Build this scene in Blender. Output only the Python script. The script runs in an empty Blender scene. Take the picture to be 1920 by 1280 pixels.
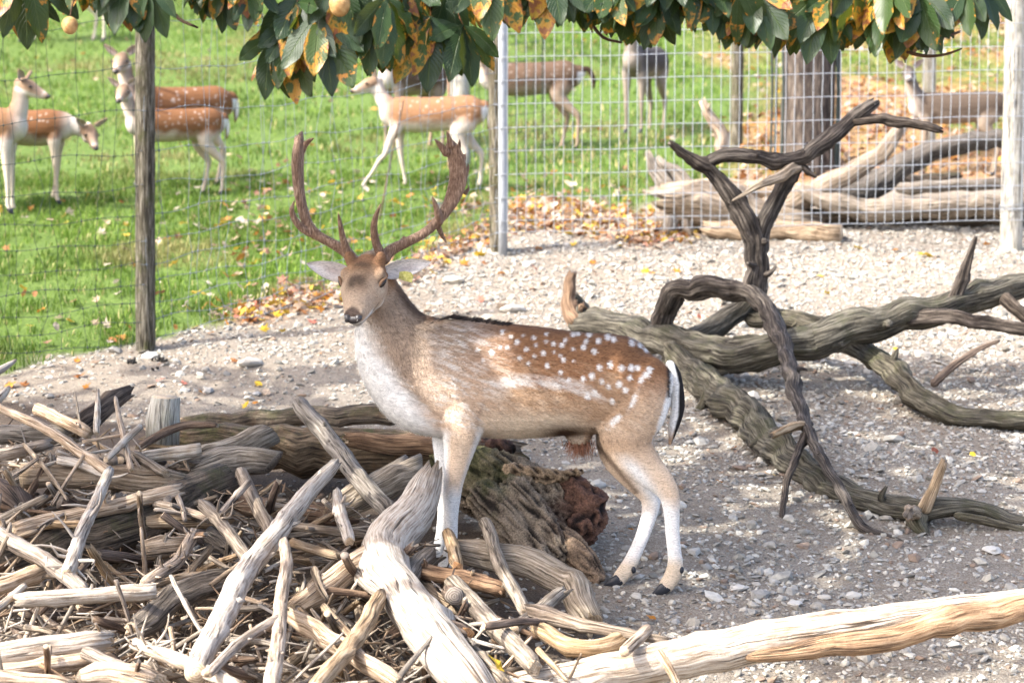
import bpy, math, random
import numpy as np
from mathutils import Vector, Matrix

# ------------------------------------------------------------------ camera, sky, sun, exposure
SC = bpy.context.scene
COL = SC.collection
F = 3800.0                       # focal length in photograph pixels (1920 wide)
PITCH = math.radians(5.11)
CAM = np.array([0.0, 0.0, 1.54])
cd = bpy.data.cameras.new('camera')
cd.lens = 36.0 * F / 1920.0
cd.sensor_width = 36.0
cd.clip_start = 0.1
cd.clip_end = 1000.0
cd.dof.use_dof = True
cd.dof.focus_distance = 7.2
cd.dof.aperture_fstop = 3.6
cam = bpy.data.objects.new('camera', cd)
COL.objects.link(cam)
cam.location = CAM
cam.rotation_euler = (math.pi / 2 - PITCH, 0, 0)
SC.camera = cam

SUN = np.array([-0.62, -0.28, 0.73])
SUN = SUN / np.linalg.norm(SUN)
W = bpy.data.worlds.new('World')
SC.world = W
W.use_nodes = True
wn = W.node_tree
wn.nodes.clear()
sky = wn.nodes.new('ShaderNodeTexSky')
sky.sky_type = 'NISHITA'
sky.sun_disc = False
sky.sun_elevation = math.asin(SUN[2])
sky.sun_rotation = math.atan2(SUN[0], SUN[1])
sky.air_density = 0.7
sky.dust_density = 4.0
sky.ozone_density = 0.2
bg = wn.nodes.new('ShaderNodeBackground')
bg.inputs['Strength'].default_value = 0.15
wo = wn.nodes.new('ShaderNodeOutputWorld')
wn.links.new(sky.outputs[0], bg.inputs['Color'])
wn.links.new(bg.outputs[0], wo.inputs['Surface'])
sl = bpy.data.lights.new('sun', 'SUN')
sl.energy = 2.0
sl.angle = math.radians(0.53)
sl.color = (1.0, 0.97, 0.91)
so = bpy.data.objects.new('sun', sl)
COL.objects.link(so)
so.rotation_euler = Vector(SUN).to_track_quat('Z', 'Y').to_euler()
so.location = (-6, -3, 9)
SC.view_settings.view_transform = 'Standard'
SC.view_settings.look = 'None'
SC.view_settings.gamma = 1.0
SC.view_settings.exposure = 2.32
SC.render.engine = 'CYCLES'
SC.cycles.max_bounces = 6
SC.cycles.transparent_max_bounces = 6

# ------------------------------------------------------------------ helpers: picture <-> place
rng = np.random.default_rng(7)
R = random.Random(11)
CP, SP = math.cos(PITCH), math.sin(PITCH)
SLOPE = 0.178


def base_z(y):
    y = np.asarray(y, float)
    near = -0.276 + 0.03 * (y - 5.9)
    hill = SLOPE * (y - 7.45)
    top = SLOPE * (46 - 7.45) + 0.02 * (y - 46)
    z = np.where(y < 5.9, near, hill)
    return np.where(y > 46, top, z)


def gz(x, y):
    x = np.asarray(x, float)
    y = np.asarray(y, float)
    b = 0.010 * np.sin(2.3 * x + 1.1 * y) + 0.008 * np.sin(4.1 * y - 1.7 * x + 1) + 0.006 * np.sin(7.3 * x + 5.1 * y + 2) \
        + 0.004 * np.sin(13 * x - 11 * y)
    far = np.clip((y - 13) / 6, 0, 1)
    b = b + far * (0.05 * np.sin(0.9 * x + 0.7 * y) + 0.04 * np.sin(1.7 * y - 0.8 * x))
    return base_z(y) + b


def P(u, v, d):
    """point of the place seen at photograph pixel (u, v), at world depth y = d"""
    xc = (u - 960.0) / F
    yc = (640.0 - v) / F
    dr = np.array([xc, CP + yc * SP, -SP + yc * CP])
    return CAM + dr * (d / dr[1])


def G(u, v):
    """ground point under pixel (u, v)"""
    xc = (u - 960.0) / F
    yc = (640.0 - v) / F
    dr = np.array([xc, CP + yc * SP, -SP + yc * CP])
    d = (CAM[2] + SLOPE * 7.45) / (SLOPE * dr[1] - dr[2]) * dr[1]
    d = min(max(d, 5.0), 45)
    p = CAM + dr * (d / dr[1])
    p[2] = gz(p[0], p[1])
    return p


def proj(pts):
    """world -> photograph pixels (n,3) -> u, v"""
    q = np.asarray(pts, float) - CAM
    fw = q[:, 1] * CP - q[:, 2] * SP
    up = q[:, 1] * SP + q[:, 2] * CP
    fw = np.maximum(fw, 1e-3)
    return 960 + F * q[:, 0] / fw, 640 - F * up / fw


# ------------------------------------------------------------------ helpers: objects
def link(o, parent=None):
    COL.objects.link(o)
    if parent is not None:
        o.parent = parent
    return o


def tag(o, label=None, cat=None, group=None, kind=None):
    if label:
        o['label'] = label
    if cat:
        o['category'] = cat
    if group:
        o['group'] = group
    if kind:
        o['kind'] = kind
    return o


def empty(name, loc, label=None, cat=None, group=None):
    o = bpy.data.objects.new(name, None)
    o.empty_display_size = 0.1
    o.location = loc
    link(o)
    return tag(o, label, cat, group)


def mesh_np(name, verts, loops, sizes, uv=None, mats=(), midx=None, smooth=True, attrs=None):
    """fast mesh: verts (n,3), loops flat index list, sizes of each face"""
    me = bpy.data.meshes.new(name)
    verts = np.asarray(verts, np.float32)
    loops = np.asarray(loops, np.int32).ravel()
    sizes = np.asarray(sizes, np.int32).ravel()
    me.vertices.add(len(verts))
    me.vertices.foreach_set('co', verts.ravel())
    me.loops.add(len(loops))
    me.loops.foreach_set('vertex_index', loops)
    me.polygons.add(len(sizes))
    st = np.zeros(len(sizes), np.int32)
    st[1:] = np.cumsum(sizes)[:-1]
    me.polygons.foreach_set('loop_start', st)
    for m in mats:
        me.materials.append(m)
    if midx is not None:
        me.polygons.foreach_set('material_index', np.asarray(midx, np.int32))
    me.polygons.foreach_set('use_smooth', np.full(len(sizes), bool(smooth)))
    if uv is not None:
        l = me.uv_layers.new(name='UVMap')
        l.data.foreach_set('uv', np.asarray(uv, np.float32).ravel())
    if attrs:
        for k, (typ, arr) in attrs.items():
            a = me.attributes.new(k, typ, 'POINT')
            arr = np.asarray(arr, np.float32)
            if typ == 'FLOAT_COLOR':
                if arr.shape[1] == 3:
                    arr = np.concatenate([arr, np.ones((len(arr), 1), np.float32)], 1)
                a.data.foreach_set('color', arr.ravel())
            else:
                a.data.foreach_set('value', arr.ravel())
    me.update(calc_edges=True)
    me.validate()
    return me


def obj(name, me, parent=None, loc=None):
    o = bpy.data.objects.new(name, me)
    if loc is not None:
        o.location = loc
    return link(o, parent)


class Geo:
    """collects faces, then becomes one mesh"""
    def __init__(s):
        s.v, s.f, s.uv, s.m, s.n, s.at = [], [], [], [], 0, []

    def add(s, verts, faces, uvs=None, mi=0, at=0.0):
        verts = np.asarray(verts, float)
        for k, f in enumerate(faces):
            s.f.append([i + s.n for i in f])
            s.uv.extend(uvs[k] if uvs is not None else [(0, 0)] * len(f))
            s.m.append(mi if np.isscalar(mi) else mi[k])
        s.v.append(verts)
        s.at.append(np.full(len(verts), at))
        s.n += len(verts)

    def mesh(s, name, mats, origin=(0, 0, 0), smooth=True):
        v = np.concatenate(s.v) - np.asarray(origin, float)
        return mesh_np(name, v, [i for f in s.f for i in f], [len(f) for f in s.f], s.uv, mats, s.m, smooth,
                       {'rnd': ('FLOAT', np.concatenate(s.at))})


def catmull(rows, step):
    """rows (n,k): first three columns are position; resample about every step metres"""
    rows = np.asarray(rows, float)
    n = len(rows)
    if n == 2:
        m = max(2, int(np.linalg.norm(rows[1, :3] - rows[0, :3]) / step) + 1)
        t = np.linspace(0, 1, m)[:, None]
        return rows[0] * (1 - t) + rows[1] * t
    ext = np.concatenate([[2 * rows[0] - rows[1]], rows, [2 * rows[-1] - rows[-2]]])
    out = []
    for i in range(n - 1):
        p0, p1, p2, p3 = ext[i], ext[i + 1], ext[i + 2], ext[i + 3]
        m = max(1, int(np.linalg.norm(p2[:3] - p1[:3]) / step))
        for k in range(m):
            t = k / m
            out.append(0.5 * (2 * p1 + (p2 - p0) * t + (2 * p0 - 5 * p1 + 4 * p2 - p3) * t * t + (3 * p1 - p0 - 3 * p2 + p3) * t ** 3))
    out.append(rows[-1])
    return np.array(out)


def unit(a):
    a = np.asarray(a, float)
    return a / max(np.linalg.norm(a), 1e-9)


def tube(g, pts, rad, seg=10, rough=0.12, seed=0, ends=('cut', 'cut'), step=None, flat=1.0, knots=0, side=None, wob=0.0, lump=0.05):
    """gnarled tapered tube into Geo g. pts (n,3), rad (n) metres; mat 0 side, mat 1 cut end"""
    r = np.random.default_rng(seed)
    pts = np.asarray(pts, float)
    rad = np.asarray(rad, float)
    if step is None:
        step = max(0.016, rad.mean() * 0.9)
    rows = catmull(np.concatenate([pts, rad[:, None]], 1), step)
    c, rr = rows[:, :3], np.maximum(rows[:, 3], 0.0012)
    n = len(c)
    tan = np.gradient(c, axis=0)
    tan /= np.linalg.norm(tan, axis=1)[:, None] + 1e-9
    s = np.concatenate([[0], np.cumsum(np.linalg.norm(np.diff(c, axis=0), axis=1))])
    if wob > 0:
        ph = r.uniform(0, 6.28, 6)
        off = np.stack([np.sin(s * (9 + 9 * k) + ph[k]) * wob * rr.mean() / (1 + k) for k in range(3)], 1)
        env = np.clip(np.minimum(s, s[-1] - s) / 0.06, 0, 1)[:, None]
        c = c + off * env
    ref = np.asarray(side, float) if side is not None else (np.array([0, 0, 1.0]) if abs(tan[0][2]) < 0.8 else np.array([1.0, 0, 0]))
    A = np.zeros((n, 3))
    B = np.zeros((n, 3))
    a = unit(ref - tan[0] * ref.dot(tan[0]))
    for i in range(n):
        a = unit(a - tan[i] * a.dot(tan[i]))
        A[i] = a
        B[i] = np.cross(tan[i], a)
    th = np.arange(seg) * 2 * math.pi / seg
    f = np.ones((n, seg))
    for m in ((1, 2, 3, 5) if seg < 18 else (1, 2, 3, 4, 5, 7, 9)):
        amp = rough * r.uniform(0.5, 1.0) / (m ** 0.45) * (0.5 if m < 3 else 0.85)
        f += amp * np.cos(m * th[None, :] + r.uniform(0, 6.28) + r.uniform(-1.5, 1.5) * s[:, None] + 0.4 * np.sin(s[:, None] * r.uniform(3, 9) + r.uniform(0, 6.28)))
    f += rough * 0.5 * (r.random((n, seg)) - 0.5)
    if lump and seg >= 14:
        sg_, tg_ = np.meshgrid(s, th, indexing='ij')
        ks = 0.9 / max(rr.mean(), .01)
        f += lump * 2 * (0.6 * vnoise(sg_ * ks + seed * .37, np.cos(tg_) * 1.6 + np.sin(tg_) * 2.3 + seed * .71, 1.0, 5) + 0.4 * vnoise(sg_ * ks * 2.7, np.cos(tg_) * 3.7 + np.sin(tg_) * 4.9 + seed * .3, 1.0, 6) - .5)
    for _ in range(knots):
        k0, t0 = r.uniform(0.1, 0.9) * s[-1], r.uniform(0, 6.28)
        w = rr.mean() * 0.8
        dth = np.abs((th - t0 + math.pi) % (2 * math.pi) - math.pi)
        f += r.uniform(0.2, 0.5) * np.exp(-((s[:, None] - k0) / w) ** 2 - (dth[None, :] / 0.6) ** 2)
    R0 = rr[:, None] * f
    v = c[:, None, :] + R0[:, :, None] * (A[:, None, :] * np.cos(th)[None, :, None] + flat * B[:, None, :] * np.sin(th)[None, :, None])
    for e, idx, sg in ((ends[0], 0, -1), (ends[1], n - 1, 1)):
        if e == 'broken':
            jag = r.uniform(-0.3, 1.5, seg) * rr[idx]
            v[idx] += sg * tan[idx] * jag[:, None]
            v[idx] = c[idx] + (v[idx] - c[idx]) * 0.8
        elif e == 'round':
            v[idx] = c[idx] + (v[idx] - c[idx]) * 0.6 
        elif e == 'slant':
            v[idx] += tan[idx] * (np.cos(th + r.uniform(0, 6))[:, None] * rr[idx] * 0.7)
    verts = [v.reshape(-1, 3)]
    faces, uvs, mi = [], [], []
    circ = 2 * math.pi * rr.mean()
    o1 = r.uniform(0, 5)
    for i in range(n - 1):
        for j in range(seg):
            j2 = (j + 1) % seg
            faces.append((i * seg + j, i * seg + j2, (i + 1) * seg + j2, (i + 1) * seg + j))
            u0, u1 = circ * j / seg, circ * (j + 1) / seg
            uvs.append(((u0 + o1, s[i]), (u1 + o1, s[i]), (u1 + o1, s[i + 1]), (u0 + o1, s[i + 1])))
            mi.append(0)
    base = n * seg
    for e, idx, sg in ((ends[0], 0, -1), (ends[1], n - 1, 1)):
        cc = c[idx].copy()
        if e == 'round':
            cc = cc + sg * tan[idx] * rr[idx] * 0.4
        elif e == 'point':
            cc = cc + sg * tan[idx] * rr[idx] * 2
        elif e == 'broken':
            cc = cc - sg * tan[idx] * rr[idx] * 0.25
        verts.append(cc[None, :])
        for j in range(seg):
            j2 = (j + 1) % seg
            a_, b_ = idx * seg + j, idx * seg + j2
            faces.append((base, b_, a_) if sg < 0 else (base, a_, b_))
            q = [(0.0, 0.0), (math.cos(th[j2]), math.sin(th[j2])), (math.cos(th[j]), math.sin(th[j]))]
            uvs.append(q if sg < 0 else [q[0], q[2], q[1]])
            mi.append(1 if e in ('cut', 'broken', 'slant') else 0)
        base += 1
    g.add(np.concatenate(verts), faces, uvs, mi)
    return c, rr, tan


# ------------------------------------------------------------------ helpers: materials
def nd(nt, typ, ins=None, **props):
    n = nt.nodes.new(typ)
    for k, v in props.items():
        setattr(n, k, v)
    for k, v in (ins or {}).items():
        s = n.inputs[k]
        if isinstance(v, bpy.types.NodeSocket):
            nt.links.new(v, s)
        else:
            s.default_value = v
    return n


def new_mat(name):
    m = bpy.data.materials.new(name)
    m.use_nodes = True
    nt = m.node_tree
    nt.nodes.clear()
    out = nt.nodes.new('ShaderNodeOutputMaterial')
    b = nt.nodes.new('ShaderNodeBsdfPrincipled')
    nt.links.new(b.outputs[0], out.inputs[0])
    b.inputs['Roughness'].default_value = 0.8
    b.inputs['Specular IOR Level'].default_value = 0.25
    return m, nt, b, out


def c4(c):
    return (c[0], c[1], c[2], 1.0)


def ramp(nt, fac, stops, interp='LINEAR'):
    n = nt.nodes.new('ShaderNodeValToRGB')
    n.color_ramp.interpolation = interp
    e = n.color_ramp.elements
    while len(e) < len(stops):
        e.new(0.5)
    for k, (p, c) in enumerate(stops):
        e[k].position = p
        e[k].color = c4(c) if not np.isscalar(c) else (c, c, c, 1)
    nt.links.new(fac, n.inputs[0])
    return n.outputs[0]


def mixc(nt, fac, a, b, mode='MIX'):
    n = nt.nodes.new('ShaderNodeMix')
    n.data_type = 'RGBA'
    n.blend_type = mode
    for s, v in ((n.inputs[0], fac), (n.inputs[6], a), (n.inputs[7], b)):
        if isinstance(v, bpy.types.NodeSocket):
            nt.links.new(v, s)
        elif np.isscalar(v):
            s.default_value = v
        else:
            s.default_value = c4(v)
    return n.outputs[2]


def mth(nt, op, a, b=0.0, c=None, clamp=False):
    n = nt.nodes.new('ShaderNodeMath')
    n.operation = op
    n.use_clamp = clamp
    for k, v in enumerate((a, b) if c is None else (a, b, c)):
        if isinstance(v, bpy.types.NodeSocket):
            nt.links.new(v, n.inputs[k])
        else:
            n.inputs[k].default_value = v
    return n.outputs[0]


def noise(nt, vec, scale, detail=4.0, rough=0.55, dist=0.0):
    return nd(nt, 'ShaderNodeTexNoise', {'Vector': vec, 'Scale': scale, 'Detail': detail, 'Roughness': rough, 'Distortion': dist}).outputs['Fac']


def bump(nt, b, h, strength, dist):
    n = nd(nt, 'ShaderNodeBump', {'Height': h, 'Strength': strength, 'Distance': dist})
    nt.links.new(n.outputs[0], b.inputs['Normal'])
    return n


def sstep(nt, x, lo, hi):
    n = nd(nt, 'ShaderNodeMapRange', {'Value': x, 'From Min': lo, 'From Max': hi}, interpolation_type='SMOOTHSTEP')
    return n.outputs[0]


def wood_mat(name, dark, mid, light, crack=0.6, blot=None, blot_amt=0.4, moss=0.0, vary=0.25, rough=0.85, grain=1.0, chunk=0.0):
    m, nt, b, out = new_mat(name)
    uv = nd(nt, 'ShaderNodeUVMap').outputs[0]
    sp = nd(nt, 'ShaderNodeSeparateXYZ', {0: uv})
    rnd = nd(nt, 'ShaderNodeObjectInfo').outputs['Random']
    ob = nd(nt, 'ShaderNodeTexCoord').outputs['Object']
    warp = mth(nt, 'MULTIPLY', noise(nt, ob, 14, 2), 0.005)
    us = mth(nt, 'ADD', sp.outputs[0], warp)
    v1 = nd(nt, 'ShaderNodeCombineXYZ', {0: mth(nt, 'MULTIPLY', us, 150 * grain), 1: mth(nt, 'MULTIPLY', sp.outputs[1], 9), 2: mth(nt, 'MULTIPLY', rnd, 37)}).outputs[0]
    n1 = noise(nt, v1, 1.0, 5, 0.6)
    v2 = nd(nt, 'ShaderNodeCombineXYZ', {0: mth(nt, 'MULTIPLY', us, 32), 1: mth(nt, 'MULTIPLY', sp.outputs[1], 0.8), 2: mth(nt, 'MULTIPLY', rnd, 91)}).outputs[0]
    n2 = noise(nt, v2, 1.0, 2, 0.5)
    ck = mth(nt, 'ABSOLUTE', mth(nt, 'SUBTRACT', n2, 0.5))
    ck = mth(nt, 'SUBTRACT', 1.0, sstep(nt, ck, 0.003, 0.014))
    ckm = sstep(nt, noise(nt, ob, 5.0, 2), 0.42, 0.6)
    ck = mth(nt, 'MULTIPLY', ck, ckm)
    col = ramp(nt, n1, [(0.34, tuple(0.72 * c for c in dark)), (0.49, tuple(0.97 * c for c in mid)), (0.66, light)])
    if blot is not None:
        bl = sstep(nt, noise(nt, ob, 11, 5, 0.65), 0.5, 0.66)
        col = mixc(nt, mth(nt, 'MULTIPLY', bl, blot_amt), col, blot)
    if moss > 0:
        nz = nd(nt, 'ShaderNodeSeparateXYZ', {0: nd(nt, 'ShaderNodeNewGeometry').outputs['Normal']}).outputs[2]
        mm = mth(nt, 'MULTIPLY', sstep(nt, nz, -0.1, 0.7), sstep(nt, noise(nt, ob, 7, 5, 0.7), 0.55 - 0.2 * moss, 0.68 - 0.1 * moss))
        mc = ramp(nt, noise(nt, ob, 60, 3), [(0.3, (0.03, 0.036, 0.011)), (0.7, (0.10, 0.11, 0.035))])
        col = mixc(nt, mth(nt, 'MULTIPLY', mm, min(1.0, moss)), col, mc)
    fine = noise(nt, ob, 160, 3)
    col = mixc(nt, 0.35, col, mixc(nt, fine, (0.25, 0.22, 0.2), (1, 1, 1)), 'MULTIPLY')
    col = mixc(nt, mth(nt, 'MULTIPLY', ck, crack), col, (0.02, 0.015, 0.012))
    hv = nd(nt, 'ShaderNodeHueSaturation', {'Color': col, 'Value': mth(nt, 'ADD', 1 - vary, mth(nt, 'MULTIPLY', rnd, 2 * vary)), 'Saturation': mth(nt, 'ADD', 0.8, mth(nt, 'MULTIPLY', rnd, 0.45))})
    nt.links.new(hv.outputs[0], b.inputs['Base Color'])
    b.inputs['Roughness'].default_value = rough
    h = mth(nt, 'SUBTRACT', mth(nt, 'MULTIPLY', n1, 0.6), mth(nt, 'MULTIPLY', ck, 1.4))
    h = mth(nt, 'ADD', h, mth(nt, 'MULTIPLY', fine, 0.3))
    if chunk:
        cn = noise(nt, ob, 26, 5, 0.7)
        h = mth(nt, 'ADD', h, mth(nt, 'MULTIPLY', cn, 2.5 * chunk))
    bump(nt, b, h, 1.0, 0.009)
    return m


def end_mat(name, light, dark):
    m, nt, b, out = new_mat(name)
    uv = nd(nt, 'ShaderNodeUVMap').outputs[0]
    ln = nd(nt, 'ShaderNodeVectorMath', {0: uv}, operation='LENGTH').outputs['Value']
    ob = nd(nt, 'ShaderNodeTexCoord').outputs['Object']
    w = mth(nt, 'ADD', mth(nt, 'MULTIPLY', ln, 26), mth(nt, 'MULTIPLY', noise(nt, uv, 3, 2), 6))
    s = mth(nt, 'MULTIPLY', mth(nt, 'ADD', mth(nt, 'SINE', w), 1), 0.5)
    f = mth(nt, 'ADD', mth(nt, 'MULTIPLY', s, 0.35), mth(nt, 'MULTIPLY', noise(nt, ob, 60, 4), 0.65))
    col = ramp(nt, f, [(0.25, dark), (0.65, light)])
    nt.links.new(col, b.inputs['Base Color'])
    bump(nt, b, f, 0.6, 0.004)
    return m


M = {}
M['pale'] = wood_mat('bleached_wood', (0.17, 0.12, 0.08), (0.39, 0.305, 0.225), (0.58, 0.49, 0.395), 0.8, (0.22, 0.155, 0.105), 0.45)
M['white'] = wood_mat('sun_white_wood', (0.24, 0.19, 0.145), (0.47, 0.41, 0.34), (0.60, 0.55, 0.48), 0.8, (0.31, 0.225, 0.15), 0.45, vary=0.1)
M['tan'] = wood_mat('tan_wood', (0.13, 0.09, 0.058), (0.30, 0.225, 0.15), (0.49, 0.395, 0.29), 0.8, (0.17, 0.115, 0.075), 0.45)
M['grey'] = wood_mat('grey_weathered_wood', (0.095, 0.077, 0.058), (0.25, 0.208, 0.16), (0.43, 0.375, 0.305), 0.9, (0.15, 0.115, 0.08), 0.45)
M['dark'] = wood_mat('dark_rough_wood', (0.035, 0.03, 0.025), (0.10, 0.085, 0.07), (0.2, 0.175, 0.15), 0.9, (0.25, 0.22, 0.19), 0.3)
M['brown'] = wood_mat('brown_bark', (0.06, 0.04, 0.028), (0.17, 0.115, 0.08), (0.30, 0.215, 0.15), 0.9, (0.08, 0.05, 0.035), 0.5)
M['mossy'] = wood_mat('mossy_log_bark', (0.03, 0.024, 0.018), (0.11, 0.085, 0.06), (0.24, 0.19, 0.14), 0.9, (0.16, 0.09, 0.05), 0.3, moss=0.55, grain=0.7, chunk=0.8)
M['dead'] = wood_mat('dead_tree_wood', (0.014, 0.011, 0.009), (0.062, 0.049, 0.039), (0.18, 0.15, 0.122), 1.0, (0.035, 0.028, 0.022), 0.5, moss=0.0, vary=0.05, grain=1.0, chunk=0.4)
M['deadmoss'] = wood_mat('dead_tree_mossy_wood', (0.02, 0.017, 0.012), (0.085, 0.075, 0.055), (0.21, 0.19, 0.145), 1.0, (0.06, 0.06, 0.03), 0.5, moss=0.3, vary=0.05, grain=0.9, chunk=0.6)
M['bark'] = wood_mat('living_bark', (0.028, 0.02, 0.016), (0.085, 0.064, 0.05), (0.175, 0.14, 0.11), 1.0, (0.06, 0.05, 0.04), 0.3, vary=0.05, grain=0.35)
M['post'] = wood_mat('post_wood', (0.03, 0.026, 0.02), (0.10, 0.088, 0.062), (0.25, 0.23, 0.19), 1.0, (0.065, 0.07, 0.025), 0.7, moss=0.3, vary=0.05, grain=0.6)
M['postpale'] = wood_mat('pale_post_wood', (0.28, 0.25, 0.2), (0.46, 0.43, 0.35), (0.58, 0.55, 0.47), 0.7, (0.36, 0.36, 0.25), 0.5, vary=0.05, grain=0.5)
M['twig'] = wood_mat('twig_bark', (0.05, 0.03, 0.02), (0.12, 0.075, 0.05), (0.2, 0.14, 0.1), 0.4, vary=0.1)
M['end'] = end_mat('end_grain', (0.60, 0.48, 0.34), (0.34, 0.24, 0.15))
M['enddark'] = end_mat('old_end_grain', (0.26, 0.22, 0.18), (0.10, 0.08, 0.065))
M['endorange'] = end_mat('fresh_broken_wood', (0.66, 0.38, 0.18), (0.40, 0.19, 0.08))
M['endwood'] = wood_mat('orange_stripped_wood', (0.14, 0.075, 0.035), (0.36, 0.22, 0.115), (0.55, 0.38, 0.22), 0.8, (0.17, 0.10, 0.06), 0.55, vary=0.02)
M['rotten'] = wood_mat('rotten_wood', (0.05, 0.036, 0.025), (0.16, 0.12, 0.082), (0.31, 0.245, 0.175), 1.0, (0.13, 0.07, 0.045), 0.6, moss=0.55, vary=0.02, grain=0.6, chunk=1.6)

# ------------------------------------------------------------------ ground
def vnoise(x, y, f, seed=0):
    """smooth value noise in 0..1"""
    r = np.random.default_rng(1000 + seed)
    t = r.random((64, 64))
    x, y = np.asarray(x) * f + 17.3, np.asarray(y) * f + 9.1
    i, j = np.floor(x).astype(int), np.floor(y).astype(int)
    a, b = x - i, y - j
    a, b = a * a * (3 - 2 * a), b * b * (3 - 2 * b)
    g = lambda p, q: t[p % 64, q % 64]
    return (g(i, j) * (1 - a) + g(i + 1, j) * a) * (1 - b) + (g(i, j + 1) * (1 - a) + g(i + 1, j + 1) * a) * b


GB_U = [-900, 0, 270, 420, 620, 760, 860, 930, 1000, 1250, 1400, 2600]
GB_V = [820, 690, 648, 606, 545, 505, 470, 440, 405, 385, 330, 330]


def ground_uv(x, y):
    pts = np.stack([x, y, base_z(y)], -1)
    return proj(pts)


def masks(x, y):
    u, v = ground_uv(x, y)
    wob = 26 * (vnoise(x, y, 2.1, 1) - 0.5) + 22 * (vnoise(x, y, 6.0, 2) - 0.5)
    e = np.interp(u, GB_U, GB_V) - v + wob
    grass = np.clip((e + 6) / 14, 0, 1)
    right = np.clip((u - 1330 + 260 * (vnoise(x, y, 0.7, 3) - 0.5)) / 120, 0, 1)
    patch = np.clip((vnoise(x, y, 0.55, 4) * 0.6 + vnoise(x, y, 1.7, 5) * 0.4 - 0.47) / 0.1, 0, 1)
    lit = right * (1 - 0.75 * patch)
    strip = np.clip(1 - np.abs(v - 415 - 15 * np.sin(u / 60)) / 42, 0, 1) * np.clip((u - 930) / 60, 0, 1) * np.clip((1330 - u) / 80, 0, 1)
    lit = np.maximum(lit * (v < 345), np.clip(strip * 1.8, 0, 1))
    edge = np.clip(1 - np.abs(np.interp(u, GB_U, GB_V) - 4 - v) / (26 + 18 * vnoise(x, y, 1.5, 6)), 0, 1) * np.clip((u - 380) / 120, 0, 1) * np.clip((960 - u) / 60, 0, 1)
    lit = np.maximum(lit, np.clip(edge * 1.5, 0, 1) * np.clip((vnoise(x, y, 3, 7) - 0.25) * 3, 0, 1))
    mulch = np.clip((np.interp(u, [-600, 0, 300, 600, 850, 1000, 1150], [720, 750, 800, 850, 960, 1060, 1230]) < v) * 1.0, 0, 1) * (u < 1150)
    return u, v, grass, lit, mulch


def axis(parts):
    return np.unique(np.concatenate([np.arange(a, b, s) for a, b, s in parts]).round(4))


xs = axis([(-300, -40, 40), (-40, -9, 3), (-9, -4.4, 0.3), (-4.4, 4.4, 0.055), (4.4, 9, 0.3), (9, 40, 3), (40, 301, 40)])
ys = axis([(-200, -20, 40), (-20, 4.5, 1.2), (4.5, 14, 0.055), (14, 32, 0.12), (32, 50, 1), (50, 401, 35)])
X, Y = np.meshgrid(xs, ys)
Z = gz(X, Y)
u_, v_, gr_, li_, mu_ = masks(X.ravel(), Y.ravel())
gr_ = np.where(Y.ravel() < 4.5, 0, gr_)
nx, ny = len(xs), len(ys)
ii = (np.arange(ny - 1)[:, None] * nx + np.arange(nx - 1)[None, :]).ravel()
quads = np.stack([ii, ii + 1, ii + nx + 1, ii + nx], 1)

m, nt, b, out = new_mat('pasture_and_gravel')
pos = nd(nt, 'ShaderNodeNewGeometry').outputs['Position']
ag = nd(nt, 'ShaderNodeAttribute', attribute_name='grass').outputs['Fac']
al = nd(nt, 'ShaderNodeAttribute', attribute_name='litter').outputs['Fac']
am = nd(nt, 'ShaderNodeAttribute', attribute_name='mulch').outputs['Fac']
n_big = noise(nt, pos, 1.6, 4)
n_mid = noise(nt, pos, 22, 5, 0.65)
n_fine = noise(nt, pos, 120, 4, 0.7)
grit = ramp(nt, n_fine, [(0.3, (0.13, 0.10, 0.075)), (0.5, (0.265, 0.232, 0.187)), (0.7, (0.43, 0.39, 0.325))])
grit = mixc(nt, 0.55, grit, ramp(nt, n_mid, [(0.3, (0.5, 0.45, 0.4)), (0.7, (1, 1, 1))]), 'MULTIPLY')
grit = mixc(nt, 0.5, grit, ramp(nt, n_big, [(0.35, (0.72, 0.68, 0.63)), (0.65, (1, 1, 1))]), 'MULTIPLY')
turf = ramp(nt, noise(nt, pos, 45, 4, 0.7), [(0.3, (0.025, 0.045, 0.008)), (0.55, (0.085, 0.14, 0.022)), (0.75, (0.19, 0.22, 0.06))])
litc = ramp(nt, noise(nt, pos, 30, 5, 0.7), [(0.3, (0.10, 0.05, 0.025)), (0.5, (0.33, 0.17, 0.075)), (0.7, (0.5, 0.36, 0.22))])
mul = ramp(nt, n_fine, [(0.3, (0.03, 0.022, 0.016)), (0.7, (0.14, 0.105, 0.075))])
col = mixc(nt, am, grit, mul)
col = mixc(nt, ag, col, turf)
col = mixc(nt, mth(nt, 'MULTIPLY', al, 0.8), col, litc)
nt.links.new(col, b.inputs['Base Color'])
b.inputs['Roughness'].default_value = 0.95
hh = mth(nt, 'ADD', mth(nt, 'MULTIPLY', n_mid, 1.0), mth(nt, 'MULTIPLY', n_fine, 0.6))
bump(nt, b, hh, 0.8, 0.02)
M['ground'] = m
me = mesh_np('ground', np.stack([X.ravel(), Y.ravel(), Z.ravel()], 1), quads, np.full(len(quads), 4), None, [m], None, True,
             {'grass': ('FLOAT', gr_), 'litter': ('FLOAT', li_), 'mulch': ('FLOAT', mu_)})
tag(obj('ground', me), 'gravel yard running up into a green pasture and a leaf-strewn bank', None, kind='structure')


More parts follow.
